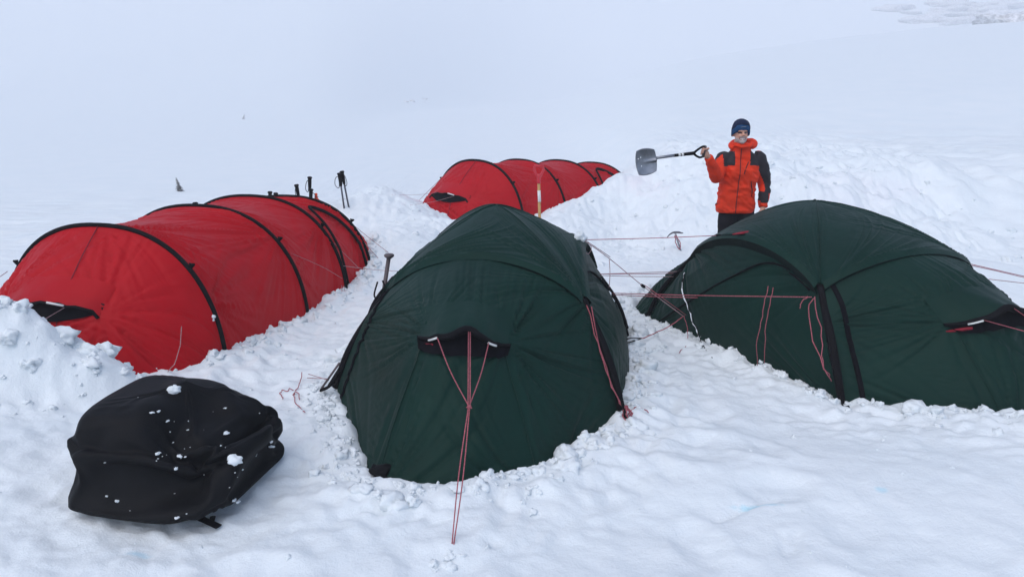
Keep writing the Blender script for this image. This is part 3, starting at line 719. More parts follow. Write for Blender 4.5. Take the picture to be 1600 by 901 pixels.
# wide black flap outside the left pole of the centre tent
fa = [uy(622, 428, 5.68), uy(598, 462, 5.60), uy(572, 510, 5.52), uy(544, 560, 5.44), uy(520, 603, 5.38)]
fb = [uy(612, 432, 5.80), uy(583, 470, 5.76), uy(566, 512, 5.66), uy(536, 562, 5.52), uy(509, 606, 5.42)]
fa_, fb_ = catmull(fa, 26), catmull(fb, 26); vv = np.linspace(0, 1, 7)
Gf = fa_[:, None]*(1-vv)[None, :, None]+fb_[:, None]*vv[None, :, None]
part('pole_flap', patch_vf(folds(Gf, [(.012, 7, 1, .2)], 5)), M['mesh'], gt1)
# snow lump caught on the shoulder of the centre tent
tag(part('snow_clump', (clump(uy(908, 374, 6.12)+V3(0, 0, .02), .055, 91, .6), IF), M['snow_clean']), 'small snow lump lying on the right shoulder of the centre green tent', 'snow clump')
# red tents
h4 = HA[3]; h3 = HA[2]; h2 = HA[1]
for p, q, r in ((h4[40], uy(614, 400, 9.3), .0034), (h4[46], uy(606, 419, 9.2), .0034), (h4[53], uy(650, 414, 9.3), .003), (h4[52], uy(640, 421, 9.2), .003), (h3[50], uy(625, 424, 8.7), .003), (h3[42], uy(560, 418, 8.6), .0025)):
    line(tentA, sag(p, q, .01), r, 'cord_pale')
line(tentA, [uy(430, 385, 7.4), uy(500, 415, 7.9), uy(535, 435, 8.2)], .0022, 'cord_pale')
for a in (0, 8):
    line(tentA, wig([uy(534+a*.3, 447, 8.2), uy(536+a, 468, 8.1), uy(541+a*.4, 486, 8.0), uy(535, 470, 8.05)], .02, 24, 50+a), .003, 'cord_pale')
line(tentA, wig([uy(533, 452, 8.2), uy(530, 480, 8.0), ground_pt(525, 505)], .02, 20, 61), .003, 'cord_pale')
line(tentA, wig([uy(281, 424, 6.22), uy(284, 470, 6.0), uy(283, 520, 5.8), uy(277, 560, 5.65), ground_pt(262, 580)], .01, 30, 66), .0028, 'cord_pale')
part('line_runner', tube([uy(281, 427, 6.2), uy(281, 434, 6.2)], [.008, .014, .008], 6, 4), M['black'], tentA)
line(tentA, [uy(12, 424, 6.6), uy(-40, 460, 6.2)], .003, 'cord_pale')
b1 = HB[0]
line(tentB, [b1[17], uy(629, 339, 12.6)], .004, 'cord_pale'); line(tentB, [b1[9], uy(634, 344, 12.4)], .004, 'cord_pale')
for px, py, Y in ((638, 329, 12.65), (655, 331, 12.7)): part('line_runner', (clump(uy(px, py, Y), .018, px), IF), M['black'], tentB)
tag(part('snow_clump', (clump(uy(329, 496, 6.1), .045, 92, .7), IF), M['snow_clean']), 'snow lump stuck on the nearest black hoop of the left red tent', 'snow clump')
# loose cord lying on the snow
o = part('loose_cord', join(tube(wig([ground_pt(x, y, .016) for x, y in ((471, 583), (466, 603), (458, 617), (464, 632), (478, 645))], .015, 30, 70), .0034, 5),
                            tube(wig([ground_pt(x, y, .016) for x, y in ((458, 608), (447, 609), (437, 613), (443, 622))], .015, 20, 73), .0034, 5),
                            tube(wig([ground_pt(x, y, .016) for x, y in ((458, 617), (464, 610), (468, 624))], .01, 12, 75), .0034, 5)), M['cord'])
tag(o, 'loose red cord lying on the snow left of the centre green tent', 'cord')

# ------------------------------------------------------------------ tools standing in the snow
def basis(d, hint=(0, 0, 1)):
    d = V3(*d); d /= np.linalg.norm(d); h = V3(*hint); a = np.cross(h, d); a /= np.linalg.norm(a); return d, a, np.cross(d, a)
# wooden-shafted shovel with red D handle, planted behind the centre tent
sh = uy(842, 258, 11.4); gb = V3(sh[0]+.03, sh[1], th(sh[0], sh[1]))
t = thing('shovel', (gb[0], gb[1], gb[2]), 'wooden shovel with red D handle planted upright behind the centre green tent', 'shovel')
zt = sh[2]
part('shaft', tube([V3(sh[0], sh[1], zt-.22), V3(gb[0], gb[1], gb[2]-.25)], .021, 10), M['wood'], t)
part('socket', tube([V3(sh[0], sh[1], zt-.13), V3(sh[0], sh[1], zt-.26)], [.030, .026, .027], 10, 5), M['redplastic'], t)
hw = .062
part('handle', join(tube([V3(sh[0]-hw, sh[1], zt-.02), V3(sh[0]-hw, sh[1], zt-.075), V3(sh[0]-.022, sh[1], zt-.16)], .017, 8, 10),
                    tube([V3(sh[0]+hw, sh[1], zt-.02), V3(sh[0]+hw, sh[1], zt-.075), V3(sh[0]+.022, sh[1], zt-.16)], .017, 8, 10),
                    tube([V3(sh[0]-hw-.008, sh[1], zt-.012), V3(sh[0]+hw+.008, sh[1], zt-.012)], .019, 8)), M['redplastic'], t)
part('blade', box((gb[0], gb[1], gb[2]-.38), (.24, .02, .30)), M['metal'], t)
part('sticker', tube([V3(sh[0]+.004, sh[1]-.004, zt-.36), V3(sh[0]+.012, sh[1]-.004, zt-.52)], .0225, 10), M['white'], t, 'worn pale sticker')
# ice axe stuck in the bank
ab = hit(1065, 397, 8.5); axis = uy(1055, 364, ab[1]-.02)-ab
t = thing('ice_axe', ab, 'ice axe stuck upright in the snow left of the man', 'ice axe')
top = ab+axis; d = axis/np.linalg.norm(axis); ln = np.linalg.norm(axis)
part('shaft', tube([ab-d*.25, top], .016, 8, flat=.75), M['metal'], t)
hd = [top+V3(-.105, 0, -.055), top+V3(-.07, 0, -.018), top+V3(-.02, 0, .008), top+V3(.05, 0, .008), top+V3(.085, 0, -.002)]
part('head', tube(hd, [.006, .012, .016, .018, .010], 8, 18, flat=.8), M['dark_metal'], t)
part('adze', box(top+V3(.075, 0, .002), (.05, .06, .008)), M['dark_metal'], t)
part('leash', tube(wig([top+V3(-.01, -.02, -.03), top*.5+ab*.5+V3(-.035, -.02, 0), ab*.75+top*.25+V3(-.01, -.02, 0), top*.55+ab*.45+V3(.02, -.02, 0), top+V3(.01, -.02, -.03)], .01, 30, 81), .006, 5), M['cord'], t)
# dark stake with round knob beside the left pole of the centre tent
kt = uy(608, 399, 6.35); kb = uy(590, 468, 6.3)
kb = V3(kb[0]-.06, kb[1], th(kb[0]-.06, kb[1])-.15)
t = thing('snow_stake', (kb[0], kb[1], kb[2]+.15), 'dark snow stake with a flat round knob beside the centre tent', 'stake')
part('shaft', tube([kb, kt], .017, 10), M['stake'], t)
part('knob', lathe([(.012, -.03), (.028, -.018), (.040, -.008), (.042, .004), (.034, .012), (.010, .016)], kt, 16), M['stake'], t)
part('strap', tube([uy(590, 440, 6.05), uy(585, 462, 6.0), uy(596, 470, 6.0), uy(603, 455, 6.02), uy(598, 438, 6.05)], .008, 6, 24, flat=.4), M['black'], t)

# trekking poles
def pole(px, py, px2, py2, Y, label, lean_strap, group=None, seed=0, grip=.15):
    topp = uy(px, py, Y); low = uy(px2, py2, Y); d = topp-low; d /= np.linalg.norm(d)
    zg = th(low[0], low[1]); base = low+d*((zg-low[2])/d[2]) if low[2] > zg else low
    t = thing('trekking_pole', base, label, 'trekking pole', group)
    part('shaft', tube([base-d*.12, topp-d*.05], .0125, 8), M['dark_metal'], t)
    part('grip', tube([topp-d*grip*1.25, topp-d*grip*.9, topp-d*grip*.4, topp-d*.035, topp-d*.012, topp], [.018, .024, .026, .025, .036, .024], 10), M['black'], t)
    s = lean_strap
    if s: part('strap', tube([topp-d*.04+V3(.01*s, -.02, 0), topp-d*.08+V3(.06*s, -.02, 0), topp-d*.17+V3(.075*s, -.02, 0), topp-d*.21+V3(.03*s, -.02, 0), topp-d*.12+V3(.008*s, -.025, 0)], .010, 6, 24, flat=.45), M['black'], t)
    return t
PG = 'trekking poles behind the left red tent'
pole(530, 270, 535, 305, 11.2, 'left one of the two trekking poles standing apart on the snow bank', -1, PG)
pole(534, 267, 541, 303, 11.25, 'right one of the two trekking poles standing apart on the snow bank', .6, PG)
pole(463, 288, 469, 320, 11.0, 'single leaning trekking pole behind the rear of the left red tent', -.4, PG)
pole(484, 276, 484.5, 330, 11.1, 'tallest trekking pole beside the orange sack behind the left red tent', -.7, PG)
pole(486, 295, 485.5, 330, 10.9, 'shorter trekking pole with a wide strap touching the orange sack', 1, PG)
pole(305, 316, 309, 345, 9.8, 'left of two pole grips peeking over the second hoop of the left red tent', .7, PG)
pole(324, 318, 322, 345, 9.8, 'right of two pole grips peeking over the second hoop of the left red tent', -.8, PG)
pole(422, 299, 423, 325, 11.0, 'taller of two stubby black pole grips just over the top of the left red tent', .5, PG)
pole(431, 301, 431, 325, 11.0, 'shorter of two stubby black pole grips just over the top of the left red tent', 0, PG)
# orange sack
ob = uy(493, 330, 11.0); ot = uy(494, 302, 11.0); zg = min(ob[2], th(ob[0], ob[1]))
t = thing('stuff_sack', (ob[0], ob[1], zg), 'small orange sack with a tied neck behind the left red tent', 'sack')
n_ = 20; prof = [(.02, zg-ot[2]), (.055, zg-ot[2]+.02), (.062, -.17), (.055, -.11), (.030, -.065), (.020, -.05), (.026, -.03), (.022, -.004), (.006, 0)]
V, Fc = lathe(prof, ot, n_, 1.0, .8); V = V+.012*np.stack([perlin(V[:, 0]*14, V[:, 1]*14, V[:, 2]*14), 0*V[:, 0], perlin(V[:, 0]*14+9, V[:, 1]*14, V[:, 2]*14)], -1)
part('sack_body', (V, Fc), M['orange'], t)
part('neck_cord', tube([ot+V3(.024*cos(a), .02*sin(a), -.052) for a in np.linspace(0, 2*pi, 14)], .005, 5), M['tagred'], t)
tp = hit(505, 324, 9.6)
o = part('snow_anchor', join(tube([tp+V3(0, 0, -.1), tp+V3(0, 0, .035)], .010, 6), tube([tp+V3(-.016, 0, .035), tp+V3(.018, 0, .035)], .008, 6), tube(wig([tp+V3(0, -.01, .0), tp+V3(.04, -.02, -.01), tp+V3(.055, -.02, .03)], .01, 10, 90), .008, 5)), M['stake'])
tag(o, 'tiny dark snow anchor right of the orange sack', 'anchor')

# ------------------------------------------------------------------ far things in the whiteout
def conifer(px, py_top, py_base, label, lean, seed, m='conifer'):
    b = hit(px, py_base, 14); Y = b[1]; tp_ = uy(px+lean, py_top, Y); hgt = tp_[2]-b[2]
    t = thing('conifer', b, label, 'tree'); rr = np.random.default_rng(seed)
    part('trunk', tube([b-V3(0, 0, .3), tp_], [hgt*.035, hgt*.008], 6, 6), M[m], t)
    Vs = []; Fs = []
    for i in range(210):
        f = rr.random()**.8; c = b+(tp_-b)*f; L_ = hgt*(.36*(1-f)+.05)*rr.uniform(.6, 1.1); an = rr.uniform(0, 2*pi)
        d = V3(cos(an), sin(an), -.35-.3*rr.random()); w = np.cross(d, (0, 0, 1)); w /= np.linalg.norm(w)
        n0 = len(Vs); k = L_*.16
        Vs += [c, c+d*L_*.5+w*k, c+d*L_, c+d*L_*.5-w*k, c+d*L_*.5+V3(0, 0, k*.8)]
        Fs += [(n0, n0+1, n0+4), (n0+1, n0+2, n0+4), (n0+2, n0+3, n0+4), (n0+3, n0, n0+4)]
    part('crown', (np.array(Vs), Fs), M[m], t, smooth=False)
conifer(283, 277, 300, 'lone frosted grey conifer in the fog above the left red tent', -8, 5)
conifer(380, 178, 187, 'tiny faint shrub in the fog high above the left red tent', 2, 6, 'rock')  # pale rock material paints in the shrub's fading with distance
def rocks(px, py, w_px, h_px, label, n, seed):
    c = hit(px, py, 180); k = c[1]/F; rr = np.random.default_rng(seed); vf = []
    V0, F0 = ico(3)
    for i in range(n):
        q = hit(px+rr.uniform(-.5, .5)*w_px, py+rr.uniform(-.5, .5)*h_px, 180); off = rr.uniform(0, 90, 3)
        d = 1+.5*fbm(V0[:, 0]*1.2+off[0], V0[:, 1]*1.2+off[1], V0[:, 2]*1.2+off[2], 4)
        vf.append((q+V0*d[:, None]*V3(w_px*.13, w_px*.10, h_px*.20)*k*rr.uniform(.4, 1.3), F0))
    t = thing('rock_outcrop', c, label, 'rock')
    for q in vf: part('rock', q, M['rock'], t)
    return t
rocks(1490, 22, 200, 34, 'wide dark rock band fading into fog at the upper right', 34, 3)
rocks(650, 157, 34, 8, 'small faint rock patch in the fog above the farthest red tent', 4, 9)

# ------------------------------------------------------------------ person with a shovel
def remesh(vfs, voxel, smooth=6, name='tmp'):
    V, Fc = join(*vfs); me = mesh(name, V, Fc, M['skin']); o = bpy.data.objects.new(name, me); COL.objects.link(o)
    r = o.modifiers.new('r', 'REMESH'); r.mode = 'VOXEL'; r.voxel_size = voxel
    s_ = o.modifiers.new('s', 'SMOOTH'); s_.factor = .5; s_.iterations = smooth
    dg = bpy.context.evaluated_depsgraph_get(); m2 = bpy.data.meshes.new_from_object(o.evaluated_get(dg))
    V2 = np.empty(len(m2.vertices)*3); m2.vertices.foreach_get('co', V2)
    F2 = np.array([p.vertices[:] for p in m2.polygons]); bpy.data.objects.remove(o); bpy.data.meshes.remove(m2); bpy.data.meshes.remove(me)
    return V2.reshape(-1, 3), F2
def ell(c, r, sub=3):
    V, Fc = ico(sub); return V*np.asarray(r)+np.asarray(c), Fc
def loft(rings, seg=28, p=.8):
    """closed body of superelliptic rings (cx, cy, z, rx, ry)"""
    V = []
    for cx, cy, z, rx, ry in rings:
        for k in range(seg):
            a = 2*pi*k/seg; V.append((cx+rx*np.sign(cos(a))*abs(cos(a))**p, cy+ry*np.sign(sin(a))*abs(sin(a))**p, z))
    m = len(rings); Fc = [(i*seg+k, i*seg+(k+1) % seg, (i+1)*seg+(k+1) % seg, (i+1)*seg+k) for i in range(m-1) for k in range(seg)]
    Fc += [tuple(range(seg))[::-1], tuple((m-1)*seg+k for k in range(seg))]
    return np.array(V), Fc
PX, PY = 2.385, 8.4
PB = V3(PX, PY, max(-.03, min(.03, th(PX, PY))))
W = lambda vf: (np.asarray(vf[0])+PB, vf[1])
person = thing('person', PB, 'person in an orange red jacket and dark blue knit hat holding a shovel out sideways', 'person')
RS, RE, RW = V3(-.185, .0, 1.385), V3(-.285, -.17, 1.225), V3(-.405, -.29, 1.43)
LS, LE, LW = V3(.195, .02, 1.385), V3(.285, .04, 1.13), V3(.255, -.06, .905)
GP = V3(-.462, -.335, 1.492)                        # centre of the gripped bar
gd = V3(.18, -.10, 1.0); gd /= np.linalg.norm(gd)   # direction of the bar
hc = V3(-.024, -.035, 1.655)                        # head centre
def fingers_around(c, ax, palm_dir):
    """four fingers closing round a bar plus a thumb on the other side"""
    out = []; u = palm_dir-ax*palm_dir.dot(ax); u /= np.linalg.norm(u); v = np.cross(ax, u)
    for k, (o_, L_) in enumerate(((.031, 3.6), (.0105, 3.9), (-.0105, 3.75), (-.031, 3.2))):
        out.append(tube([c+ax*o_+(u*cos(a)+v*sin(a))*.0255 for a in np.linspace(-.35, L_, 9)], [.0105, .0100, .0095, .0085], 8))
    out.append(tube([c+u*.030+ax*.030-v*.010, c+u*.020+ax*.040-v*.026, c-u*.004+ax*.034-v*.030, c-u*.020+ax*.026-v*.022], [.013, .012, .010, .009], 8, 8))
    return out
pd = RW-GP; pd /= np.linalg.norm(pd)
hand_r = [ell(GP+pd*.046, (.030, .026, .042)), tube([RW, GP+pd*.05], [.028, .027], 10)]+fingers_around(GP, gd, pd)
LH = V3(.245, -.085, .852)
hand_l = [ell(LH, (.034, .024, .045)), tube([LW, LH], [.028, .026], 10)]
for k in range(4):
    x0 = LH+V3(-.030+.020*k, -.004-.002*k, -.032); L_ = (.062, .070, .066, .052)[k]
    hand_l.append(tube([x0, x0+V3(-.004, -.010, -L_*.5), x0+V3(-.008, .004, -L_*.95)], [.0105, .0095, .0085], 8, 8))
hand_l.append(tube([LH+V3(-.026, -.008, .012), LH+V3(-.046, -.020, -.012), LH+V3(-.046, -.024, -.040)], [.013, .011, .009], 8, 8))
head = [ell(hc+V3(0, .012, .03), (.076, .095, .100)), ell(hc+V3(0, -.022, -.045), (.062, .066, .062)), ell(hc+V3(0, -.070, -.078), (.030, .024, .024)),
        ell(hc+V3(-.026, -.078, -.022), (.020, .016, .020)), ell(hc+V3(.030, -.076, -.022), (.020, .016, .020)),      # cheeks
        tube([hc+V3(0, -.082, .020), hc+V3(.001, -.098, -.004), hc+V3(.001, -.108, -.020)], [.009, .012, .016], 8, 6), # nose
        tube([hc+V3(-.048, -.066, .030), hc+V3(-.02, -.084, .034), hc+V3(.02, -.084, .034), hc+V3(.048, -.066, .030)], .010, 8, 8),
        ell(hc+V3(-.078, .015, -.005), (.010, .022, .030)), ell(hc+V3(.078, .015, -.005), (.010, .022, .030)),
        tube([hc+V3(0, .03, -.06), V3(0, .02, 1.46)], [.055, .062], 12)]
core = [loft([(0, .01, .90, .12, .08), (0, .01, 1.0, .13, .09), (0, .01, 1.2, .17, .11), (0, .01, 1.38, .17, .09), (0, .015, 1.48, .07, .07)]),
        tube([RS, (RS+RE)/2, RE+V3(.004, .01, -.004), (RE+RW)/2, RW], [.045, .040, .034, .030, .027], 10, 14), tube([LS, (LS+LE)/2, LE, (LE+LW)/2, LW], [.045, .040, .034, .030, .027], 10, 14),
        tube([V3(-.075, .01, .92), V3(-.095, -.01, .48), V3(-.10, .02, .06)], [.072, .065, .05, .045], 12, 14),
        tube([V3(.075, .01, .92), V3(.095, -.01, .48), V3(.11, .02, .06)], [.072, .065, .05, .045], 12, 14)]
bV, bF = remesh(head+hand_r+hand_l+core, .0055, 3)
fc = bV[bF].mean(1); rel = fc-hc; mi = np.zeros(len(bF), int)
front = rel[:, 1] < -.015
jaw = front & (rel[:, 2] < -.056+.30*np.abs(rel[:, 0])) & (rel[:, 2] > -.12) & (np.abs(rel[:, 0]) < .075)
stache = front & (np.abs(rel[:, 0]) < .034) & (rel[:, 2] < -.026) & (rel[:, 2] > -.042) & (rel[:, 1] < -.07)
mi[jaw | stache] = 1
for sx in (-.030, .031): mi[front & (((rel[:, 0]-sx)/.019)**2+((rel[:, 2]-.012)/.010)**2 < 1)] = 2
sm = .0*rel[:, 0]-.052+.006*(rel[:, 0]/.03)**2
mth = front & (np.abs(rel[:, 0]) < .034) & (np.abs(rel[:, 2]-sm) < .0095); mi[mth] = 3
mi[front & (np.abs(rel[:, 0]) < .026) & (np.abs(rel[:, 2]-sm-.001) < .0045)] = 4
part('body', (bV+PB, bF), [M['skin'], M['beard'], M['eye'], M['lip'], M['white']], person, 'smiling face with short grey beard', midx=mi)
# hat
hatc = hc+V3(0, .008, 0)
prof = [(.091, -.002), (.095, .012), (.096, .035), (.094, .058)]
V, Fc = lathe(prof, hatc, 40, .98, 1.10)
dz = lambda V: -.028*sstep(-.02, .09, (V[:, 1]-hatc[1]))-.020*sstep(.05, .10, np.abs(V[:, 0]-hatc[0]))+.034*sstep(0, .1, hatc[1]-V[:, 1])
V[:, 2] += dz(V); hb = part('hat', W((V, Fc)), M['blue'], person)
prof = [(.0955, .056), (.092, .078), (.083, .104), (.066, .126), (.042, .142), (.016, .150), (.003, .152)]
V, Fc = lathe(prof, hatc, 40, .98, 1.10); V[:, 2] += dz(V)*(1-sstep(.05, .15, V[:, 2]-hatc[2])); V += .004*perlin(V[:, 0]*22, V[:, 1]*22, V[:, 2]*22)[:, None]
part('hat_crown', W((V, Fc)), M['navy'], hb)
part('hat_print', W(tube([hatc+V3(-.030, -.103, .066), hatc+V3(-.008, -.1075, .071), hatc+V3(.012, -.107, .072), hatc+V3(.026, -.104, .073)], [.002, .0045, .006, .003], 6, 10, flat=.5)), M['metal'], hb, 'faint pale lettering on the hat band')
# trousers and boots
legs = [tube([V3(-.09, .01, .92), V3(-.10, -.015, .50), V3(-.105, .015, .12)], [.105, .098, .088, .085], 14, 16), tube([V3(.08, .01, .92), V3(.10, -.015, .50), V3(.115, .015, .12)], [.105, .098, .088, .085], 14, 16),
        ell((0, .01, .88), (.16, .105, .10))]
V, Fc = remesh(legs, .014, 6); nn_ = fbm(V[:, 0]*6, V[:, 1]*6, V[:, 2]*9, 3); V = V+.008*nn_[:, None]*V3(1, 1, 0)
part('trousers', W((V, Fc)), M['trousers'], person)
for sx in (-.105, .115):
    part('boot', W(remesh([ell((sx, -.05, .045), (.052, .13, .050)), tube([(sx, .02, .03), (sx, .02, .20)], [.055, .058], 12)], .012, 4)), M['black'], person)
# jacket
torso = loft([(-.020, .01, .835, .200, .140), (-.020, .01, .86, .208, .148), (-.018, .01, 1.0, .196, .134), (-.008, .01, 1.15, .200, .135), (0, .01, 1.28, .208, .138), (.003, .015, 1.36, .205, .125),
              (.005, .02, 1.425, .165, .115), (.003, .02, 1.475, .105, .100), (-.003, .012, 1.52, .094, .100), (-.008, .005, 1.565, .090, .098)])
arm_r = tube([RS+V3(.03, .01, .0), RS, (RS+RE)/2+V3(-.008, .01, -.01), RE+V3(.005, .012, -.008), (RE+RW)/2, RW+(RW-RE)*.03], [.084, .084, .072, .066, .058, .047], 14, 24)
arm_l = tube([LS+V3(-.03, 0, .01), LS, (LS+LE)/2+V3(.012, 0, .0), LE+V3(.006, .01, 0), (LE+LW)/2+V3(.004, 0, 0), LW+V3(0, -.004, -.012)], [.086, .088, .078, .070, .060, .050], 14, 24)
V, Fc = remesh([torso, arm_r, arm_l], .0095, 7)
mid = V[:, 2]
n1 = fbm(V[:, 0]*5+3, V[:, 1]*5, V[:, 2]*13, 3); n2 = np.abs(perlin(V[:, 0]*7, V[:, 1]*7+4, V[:, 2]*16+V[:, 0]*9))
cx_ = V*V3(1, 1, 0); cx_ = cx_/(np.linalg.norm(cx_, axis=1)[:, None]+1e-6)
V = V+cx_*(.013*n1-.024*n2)[:, None]*sstep(1.5, 1.35, mid)[:, None]
fc = V[Fc].mean(1); x, y, z = fc[:, 0], fc[:, 1], fc[:, 2]
def tdist(p, a, b):
    d = b-a; t_ = np.clip(((p-a)@d)/(d@d), 0, 1); return np.linalg.norm(p-a-t_[:, None]*d, axis=1), t_
dl = np.minimum(tdist(fc, LS, LE)[0], tdist(fc, LE, LW)[0]); drr = np.minimum(tdist(fc, RS, RE)[0], tdist(fc, RE, RW)[0])
mi = np.zeros(len(Fc), int)
yoke = (z > 1.335-.10*np.clip(np.abs(x)-.10, 0, 1)) & (np.abs(x) > .078+.35*np.clip(z-1.40, 0, .1)*0) & (z < 1.475); mi[yoke & ~((drr < .12) & (y < -.05) & (x < -.20))] = 1
la = (x > .165+.10*sstep(1.35, 1.1, z)-.05*sstep(1.05, .95, z)) & (z < 1.36); mi[la & (y < .1) & (x > .18)] = 1
mi[(x > .20) & (z < 1.06) & (z > .965) & (x < .325)] = 1
mi[(x > .305) & (z < 1.04)] = 0; mi[(x > .15) & (z < .945) & (dl < .09)] = 0
mi[(drr < .10) & (y > -.09) & (x < -.205) & (z < 1.33) & (z > 1.27)] = 1
jk = part('jacket', W((V, Fc)), [M['jacket'], M['jacket_dark']], person, midx=mi)
from mathutils.bvhtree import BVHTree
bvh = BVHTree.FromPolygons([tuple(v) for v in V], [tuple(f) for f in Fc])
def on_front(x, z, o_=.004):
    hitp = bvh.ray_cast(Vector((x, -1.5, z)), Vector((0, 1, 0)))[0]
    return V3(*(hitp if hitp is not None else (x, -.14, z)))+V3(0, -o_, 0)
part('front_zip', W(tube([on_front(-.052+.035*(z_-.84)/.7, z_) for z_ in np.linspace(.845, 1.54, 24)], .0065, 6, flat=.6)), M['jacket_dark'], jk)
part('pocket_zip', W(tube([on_front(x_, z_) for x_, z_ in ((.095, 1.17), (.108, 1.12), (.115, 1.07), (.116, 1.01))], [.004, .009, .008, .004], 6, 14, flat=.6)), M['jacket_dark'], jk)
part('chest_zip', W(tube([on_front(x_, z_) for x_, z_ in ((.060, 1.37), (.030, 1.31), (.012, 1.25))], .005, 6, 12, flat=.6)), M['jacket_dark'], jk)
hood = [tube([V3(-.095, -.045, 1.50), V3(-.098, .03, 1.525), V3(-.03, .12, 1.54), V3(.075, .10, 1.545), V3(.122, .02, 1.545), V3(.098, -.055, 1.515)], [.022, .032, .055, .060, .055, .024], 12, 30),
        tube([V3(-.088, -.050, 1.545), V3(-.02, -.105, 1.528), V3(.060, -.085, 1.533), V3(.095, -.03, 1.565)], [.020, .022, .024, .024], 10, 18)]
V, Fc = remesh(hood, .010, 5); V = V+.006*fbm(V[:, 0]*14, V[:, 1]*14, V[:, 2]*14, 2)[:, None]
part('hood', W((V, Fc)), M['jacket'], jk)
part('hem_cord', W(tube([V3(-.216, -.01, .93), V3(-.232, -.01, .925), V3(-.226, -.01, .915)], .005, 6, 6)), M['black'], jk)

# the shovel he holds
g0 = GP+PB
tip = uy(1000, 253, g0[1]-.10); d = tip-g0; Ls = np.linalg.norm(d); d /= Ls
t = thing('snow_shovel', g0, 'grey bladed snow shovel with black shaft held out by the man', 'shovel')
gdw = gd; end = g0+d*.10
part('handle', join(tube([g0+gdw*.052, g0+gdw*.054+d*.035, g0+gdw*.028+d*.080, end+d*.012], [.010, .011, .011, .014], 8, 14),
                    tube([g0-gdw*.052, g0-gdw*.054+d*.035, g0-gdw*.028+d*.080, end+d*.012], [.010, .011, .011, .014], 8, 14)), M['black'], t)
part('grip', tube([g0-gdw*.058, g0+gdw*.058], .0135, 10), M['stake'], t)
sb = uy(1024, 247, g0[1]-.085); sm_ = g0+(sb-g0)*.62
part('shaft', tube([end, sm_], [.019, .016, .0155], 10, 6), M['black'], t)
for f0, f1 in ((.30, .40), (.45, .55)):
    part('shaft_print', tube([end+(sm_-end)*(f0+.25)+V3(0, -.003, 0), end+(sm_-end)*(f1+.25)+V3(0, -.003, 0)], .0150, 10), M['white'], t, 'worn white lettering on the shaft')
part('lower_shaft', tube([sm_-d*.02, sb+d*.02], .0145, 10), M['metal'], t)
# dished blade: rounded rectangle facing the camera
bd = uy(1009, 252.5, g0[1]-.11); ex = d; ez = V3(-.22, .0, 1.0); ez -= ex*ez.dot(ex); ez /= np.linalg.norm(ez); ey = np.cross(ez, ex)
if ey[1] > 0: ey = -ey
Lb, Wb = .195, .235; nb = 25; Gb = np.zeros((nb, nb, 3)); Gk = np.zeros((nb, nb, 3))
for i, a in enumerate(np.linspace(-1, 1, nb)):
    for j, b in enumerate(np.linspace(-1, 1, nb)):
        ka = a*np.sqrt(1-.28*b*b); kb_ = b*np.sqrt(1-.28*a*a)      # squircle outline
        dish = -.022*(kb_**2)-.012*(ka+.2)**2; rib = .016*np.exp(-(kb_/.10)**2)*sstep(.55, -.9, ka)
        p = bd+ex*ka*Lb/2*1.12+ez*kb_*Wb/2*1.12*(1.0+.06*ka)-ey*(dish)*1.0+ey*rib
        Gb[i, j] = p; Gk[i, j] = p-ey*.004
fr_ = grid_faces(nb, nb); V = np.vstack([Gb.reshape(-1, 3), Gk.reshape(-1, 3)]); n0 = nb*nb
hole = [((i, j)) for i, j in ((17, 8), (17, 16), (20, 15))]
keep = [f for f in fr_.tolist() if not any(f[0] == i*nb+j for i, j in hole)]
rim = [i*nb for i in range(nb)]+[(nb-1)*nb+j for j in range(1, nb)]+[i*nb+nb-1 for i in range(nb-2, -1, -1)]+[j for j in range(nb-2, 0, -1)]
Fc = [tuple(f) for f in keep]+[tuple(k+n0 for k in f[::-1]) for f in keep]+[(rim[k], rim[(k+1) % len(rim)], rim[(k+1) % len(rim)]+n0, rim[k]+n0) for k in range(len(rim))]
part('blade', (V, Fc), M['metal'], t)

